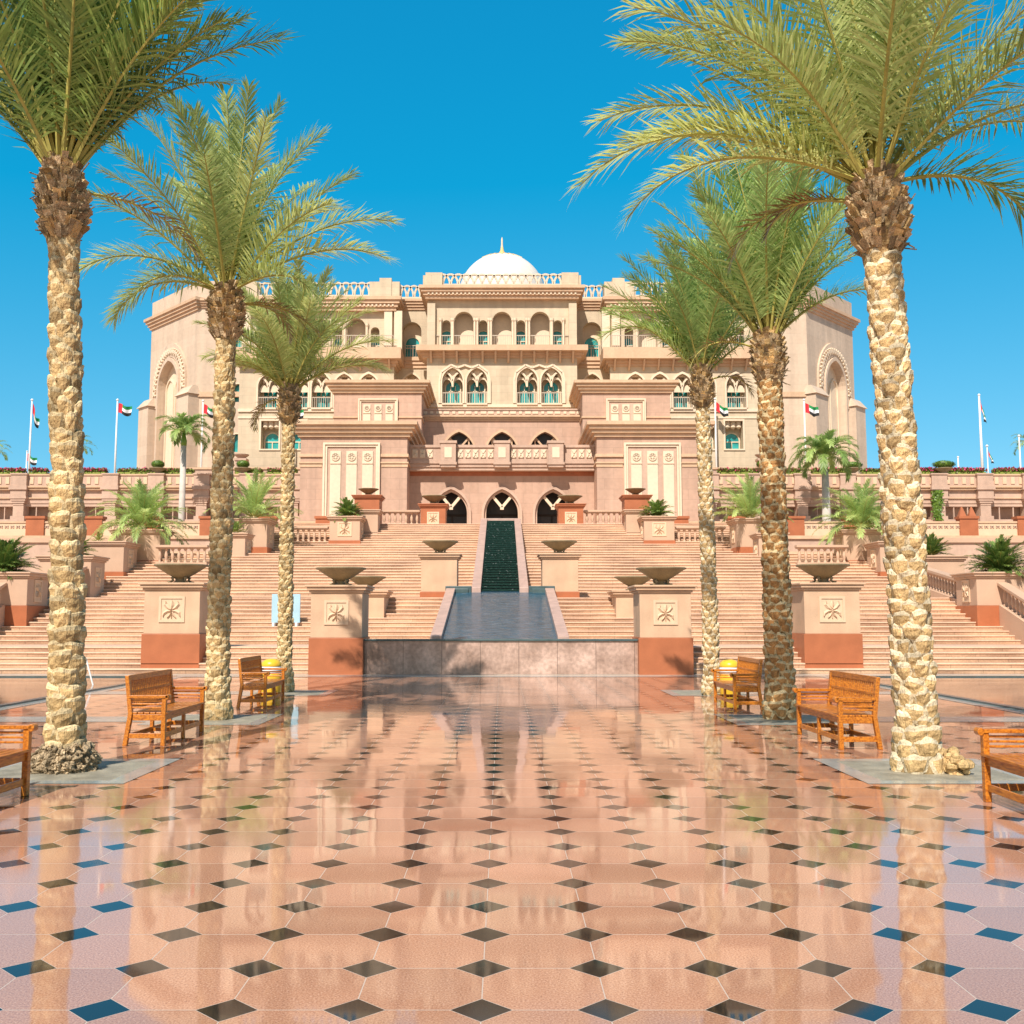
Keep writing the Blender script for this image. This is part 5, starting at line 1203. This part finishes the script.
# creeper hanging on the right arcade
cx_, Yc = XX(937, 67.6, 500), 67.6
lf = MB(); rg = random.Random(77)
for k in range(900):
    z_ = rg.uniform(0, 1.9); p = Vector((rg.gauss(0, .16)*(.6+.5*z_/1.9), rg.uniform(-.15, .05), z_)); a = Vector((rg.uniform(-1,1), rg.uniform(-.5,.5), rg.uniform(-1,1))).normalized()*.09; b = a.cross(Vector((0,1,.2))).normalized()*.06; tn = rg.uniform(.3, 1)
    lf.face([lf.av(x, tn) for x in (p-a, p+b, p+a, p-b)])
o = lf.build('creeper', LEAFT, None, (0,0,0), tone=True); o.location = (cx_, Yc, 7.9); tag(o, 'bright green creeper hanging down a pier of the right arcade', 'plant')

# ------------------------------------------------------------------ flagpoles
def flagpole(label, px, ptop, Y, flag, fw=1.5, dirx=1, droop=.5, lean=0, zb=10.6, r=.075):
    x_, z_ = W(px, ptop, Y); h = z_-zb
    t = thing('flagpole', label, 'flagpole', (x_, Y, zb), 0, 'white flagpoles on the arcade roofs'); m = MB(); m.tube([(0,0,0), (0,0,h*.5), (0,0,h)], [r, r*.85, r*.6], 10); m.build('pole', POSTM, t, smooth=True)
    m = MB(); m.lathe([(.001,h),(.09,h+.04),(.1,h+.1),(.001,h+.18)], n=8); m.build('finial', POSTM, t)
    if flag:
        m = MB(); nx, nz = 14, 6; fw *= .85; fh = fw*.62; g_ = []
        for i in range(nx+1):
            u = i/nx; row = []
            for j in range(nz+1):
                v = j/nz
                row.append(m.av((dirx*(.08 + fw*u*(1-.35*droop)), .16*sin(u*9+v*1.2)*u**.5, h-.15-fh*v - fw*droop*u*(.9+.2*sin(u*5)) + .05*sin(u*8))))
            g_.append(row)
        for i in range(nx):
            for j in range(nz):
                mi = 0 if i < nx*.28 else (1 if j < 2 else (2 if j < 4 else 3)); m.face((g_[i][j], g_[i+1][j], g_[i+1][j+1], g_[i][j+1]), mi)
        m.build('flag', [FRED, FGRN, FWHT, FBLK], t, smooth=True)
    return t
flagpole('tall white flagpole left of the nearest left palm, its flag hanging limp', 32, 401, 72, True, 1.3, 1, 1.6)
flagpole('tall white flagpole with a flying flag, left of the corner tower', 117.5, 401, 72, True, 1.25, 1, .35)
flagpole('short distant flagpole at the far left with a small flag', 27, 452, 110, True, 1.5, 1, .6, r=.09)
flagpole('white flagpole in front of the left corner tower, half hidden by a palm trunk', 203, 402, 72, True, 1.2, 1, .5)
flagpole('white flagpole between the left palace wing and the entrance block, flag just showing', 290, 404, 72, True, 1.2, 1, .4)
flagpole('white flagpole between the right palace wing and the entrance block, flag just showing', 715, 400, 72, True, 1.2, 1, .6)
flagpole('white flagpole with a flying flag in front of the right corner tower', 804, 401, 72, True, 1.25, 1, .4)
flagpole('tallest flagpole on the right, thick white pole with limp flag against the sky', 979, 396, 72, True, 1.1, 1, 1.9, r=.10)
flagpole('short flagpole just right of the tallest one, with a small limp flag', 987, 447, 72, True, .75, 1, 1.5, r=.05)
flagpole('stubby bare white pole left of the tallest right flagpole', 958, 458, 90, False, r=.09)
flagpole('bare white pole at the far right edge beside the distant palm', 1019, 437, 72, False, r=.07)

# ------------------------------------------------------------------ benches
def make_bench(loc, rz, label):
    """local x points to the front, y along the bench"""
    t = thing('park_bench', label, 'bench', loc, rz, 'teak benches between the palms'); Lb, D = 1.80, .56; hy = Lb/2
    m = MB()
    for k in range(6): x = -.22 + k*.092; m.box(x, x+.078, -hy+.03, hy-.03, .415, .44)
    m.build('seat', WOOD, t, bevel=.004)
    m = MB(); m.box(.235, .275, -hy+.06, hy-.06, .33, .412); m.box(-.245, -.205, -hy+.06, hy-.06, .33, .412)
    for s in (-1, 1): m.box(-.205, .235, s*(hy-.05)-.02, s*(hy-.05)+.02, .33, .412)
    m.build('apron', WOOD, t, bevel=.004)
    for s in (-1, 1):
        y = s*(hy-.04)
        m = MB(); m.box(.235, .30, y-.033, y+.033, 0, .625); m.build('leg', WOOD, t, bevel=.006)
        m = MB(); m.prism_x([(-.34, 0), (-.275, 0), (-.205, .42), (-.275, .92), (-.335, .92), (-.27, .42)], y-.033, y+.033)
        # prism is laid along local x: turn it so that it runs along y
        for i, p in enumerate(m.v): m.v[i] = Vector((p.y, p.x, p.z))
        m.f = [f[::-1] for f in m.f]; m.build('leg', WOOD, t, bevel=.006)
        m = MB(); m.box(-.255, .33, y-.045, y+.045, .625, .662)
        m.tube([(.325, y-.045, .637), (.325, y+.045, .637)], .036, 10)
        for z in (.50, .545, .59): m.bar((-.24, y, z), (.24, y, z), .022, .022)
        m.build('armrest', WOOD, t, bevel=.004)
        m = MB(); m.box(-.285, .24, y-.02, y+.02, .10, .165); m.build('stretcher', WOOD, t, bevel=.004)
    for x0, x1 in ((.235, .285), (-.27, -.215)):
        m = MB(); m.box(x0, x1, -.03, .03, 0, .33); m.build('leg', WOOD, t, bevel=.006)
        m = MB(); m.box(x0+.01, x1-.01, -hy+.073, -.03, .10, .165); m.box(x0+.01, x1-.01, .03, hy-.073, .10, .165); m.build('stretcher', WOOD, t, bevel=.004)
    m = MB(); m.box(-.23, .24, -.022, .022, .10, .15); m.build('stretcher', WOOD, t)
    m = MB(); n = 23
    m.bar((-.298, -hy+.07, .885), (-.298, hy-.07, .885), .045, .075); m.bar((-.250, -hy+.07, .50), (-.250, hy-.07, .50), .04, .05)
    for k in range(n):
        y = -hy+.12 + k*(Lb-.24)/(n-1); m.bar((-.250, y, .52), (-.292, y, .855), .014, .026, (1,0,0))
    m.bar((-.272, -hy+.07, .70), (-.272, hy-.07, .70), .02, .03)
    m.build('backrest', WOOD, t, bevel=.003)
    t.scale = (.84, 1, .96)
    return t
b0 = make_bench((-4.52, 14.5, 0), R(0), 'middle bench on the left, between the nearest and second palms')
copy_thing(b0, (-4.54, 20.3, 0), R(1), 'farthest bench on the left, beside the yellow bin at the foot of the shortest palm')
copy_thing(b0, (-4.58, 8.98, 0), R(-1), 'nearest bench on the left, cut off by the left edge')
copy_thing(b0, (4.38, 14.1, 0), R(181), 'middle bench on the right, between the pale and orange-brown palms')
copy_thing(b0, (4.33, 19.75, 0), R(180), 'farthest bench on the right, in front of the yellow bin')
copy_thing(b0, (4.48, 8.65, 0), R(179), 'nearest bench on the right, cut off by the right edge')
# ------------------------------------------------------------------ bins, board, rod
def make_bin(loc, label):
    t = thing('litter_bin', label, 'bin', loc, 0, 'yellow bins beside the palms')
    m = MB(); m.lathe([(0,0),(.19,0),(.20,.03),(.185,.06),(.20,.10),(.205,.46),(.19,.50),(0,.5)], n=20); m.build('body', YELL, t, smooth=True)
    m = MB(); m.lathe([(.188,.50),(.205,.52),(.205,.62),(.188,.64)], n=20); m.build('band', POSTM, t, smooth=True)
    m = MB(); m.lathe([(.20,.64),(.205,.66),(.19,.72),(.13,.77),(.05,.79),(0,.79)], n=20); m.build('lid', YELL, t, smooth=True)
    return t
bn = make_bin((-4.72, 21.85, 0), 'yellow litter bin with a white band behind the farthest left bench')
copy_thing(bn, (4.58, 21.5, 0), 0, 'yellow litter bin with a white band behind the farthest right bench')
zz_ = 1.5
xb_, _ = W(286, 610, 37.3)
t = thing('notice_board', 'pale blue board standing on the stairs behind the shortest left palm', 'board', (xb_, 37.3, 1.35))
m = MB(); m.box(-.5, .5, -.03, .03, .12, 1.12); m.build('panel', PALEB, t, bevel=.01)
m = MB(); 
for x in (-.4, .4): m.box(x-.04, x+.04, -.2, .2, -.2, .12)
m.build('foot', POSTM, t)
rx0, rz0 = W(93, 684, 26.0); rx1, rz1 = W(86, 657, 26.0)
m = MB(); m.tube([(0,0,0), ((rx1-rx0), 0, rz1-rz0)], .02, 8); o = m.build('white_rod', POSTM); o.location = (rx0, 26.0, 0); tag(o, 'thin white rod leaning behind the nearest left palm, in front of the stairs', 'rod')
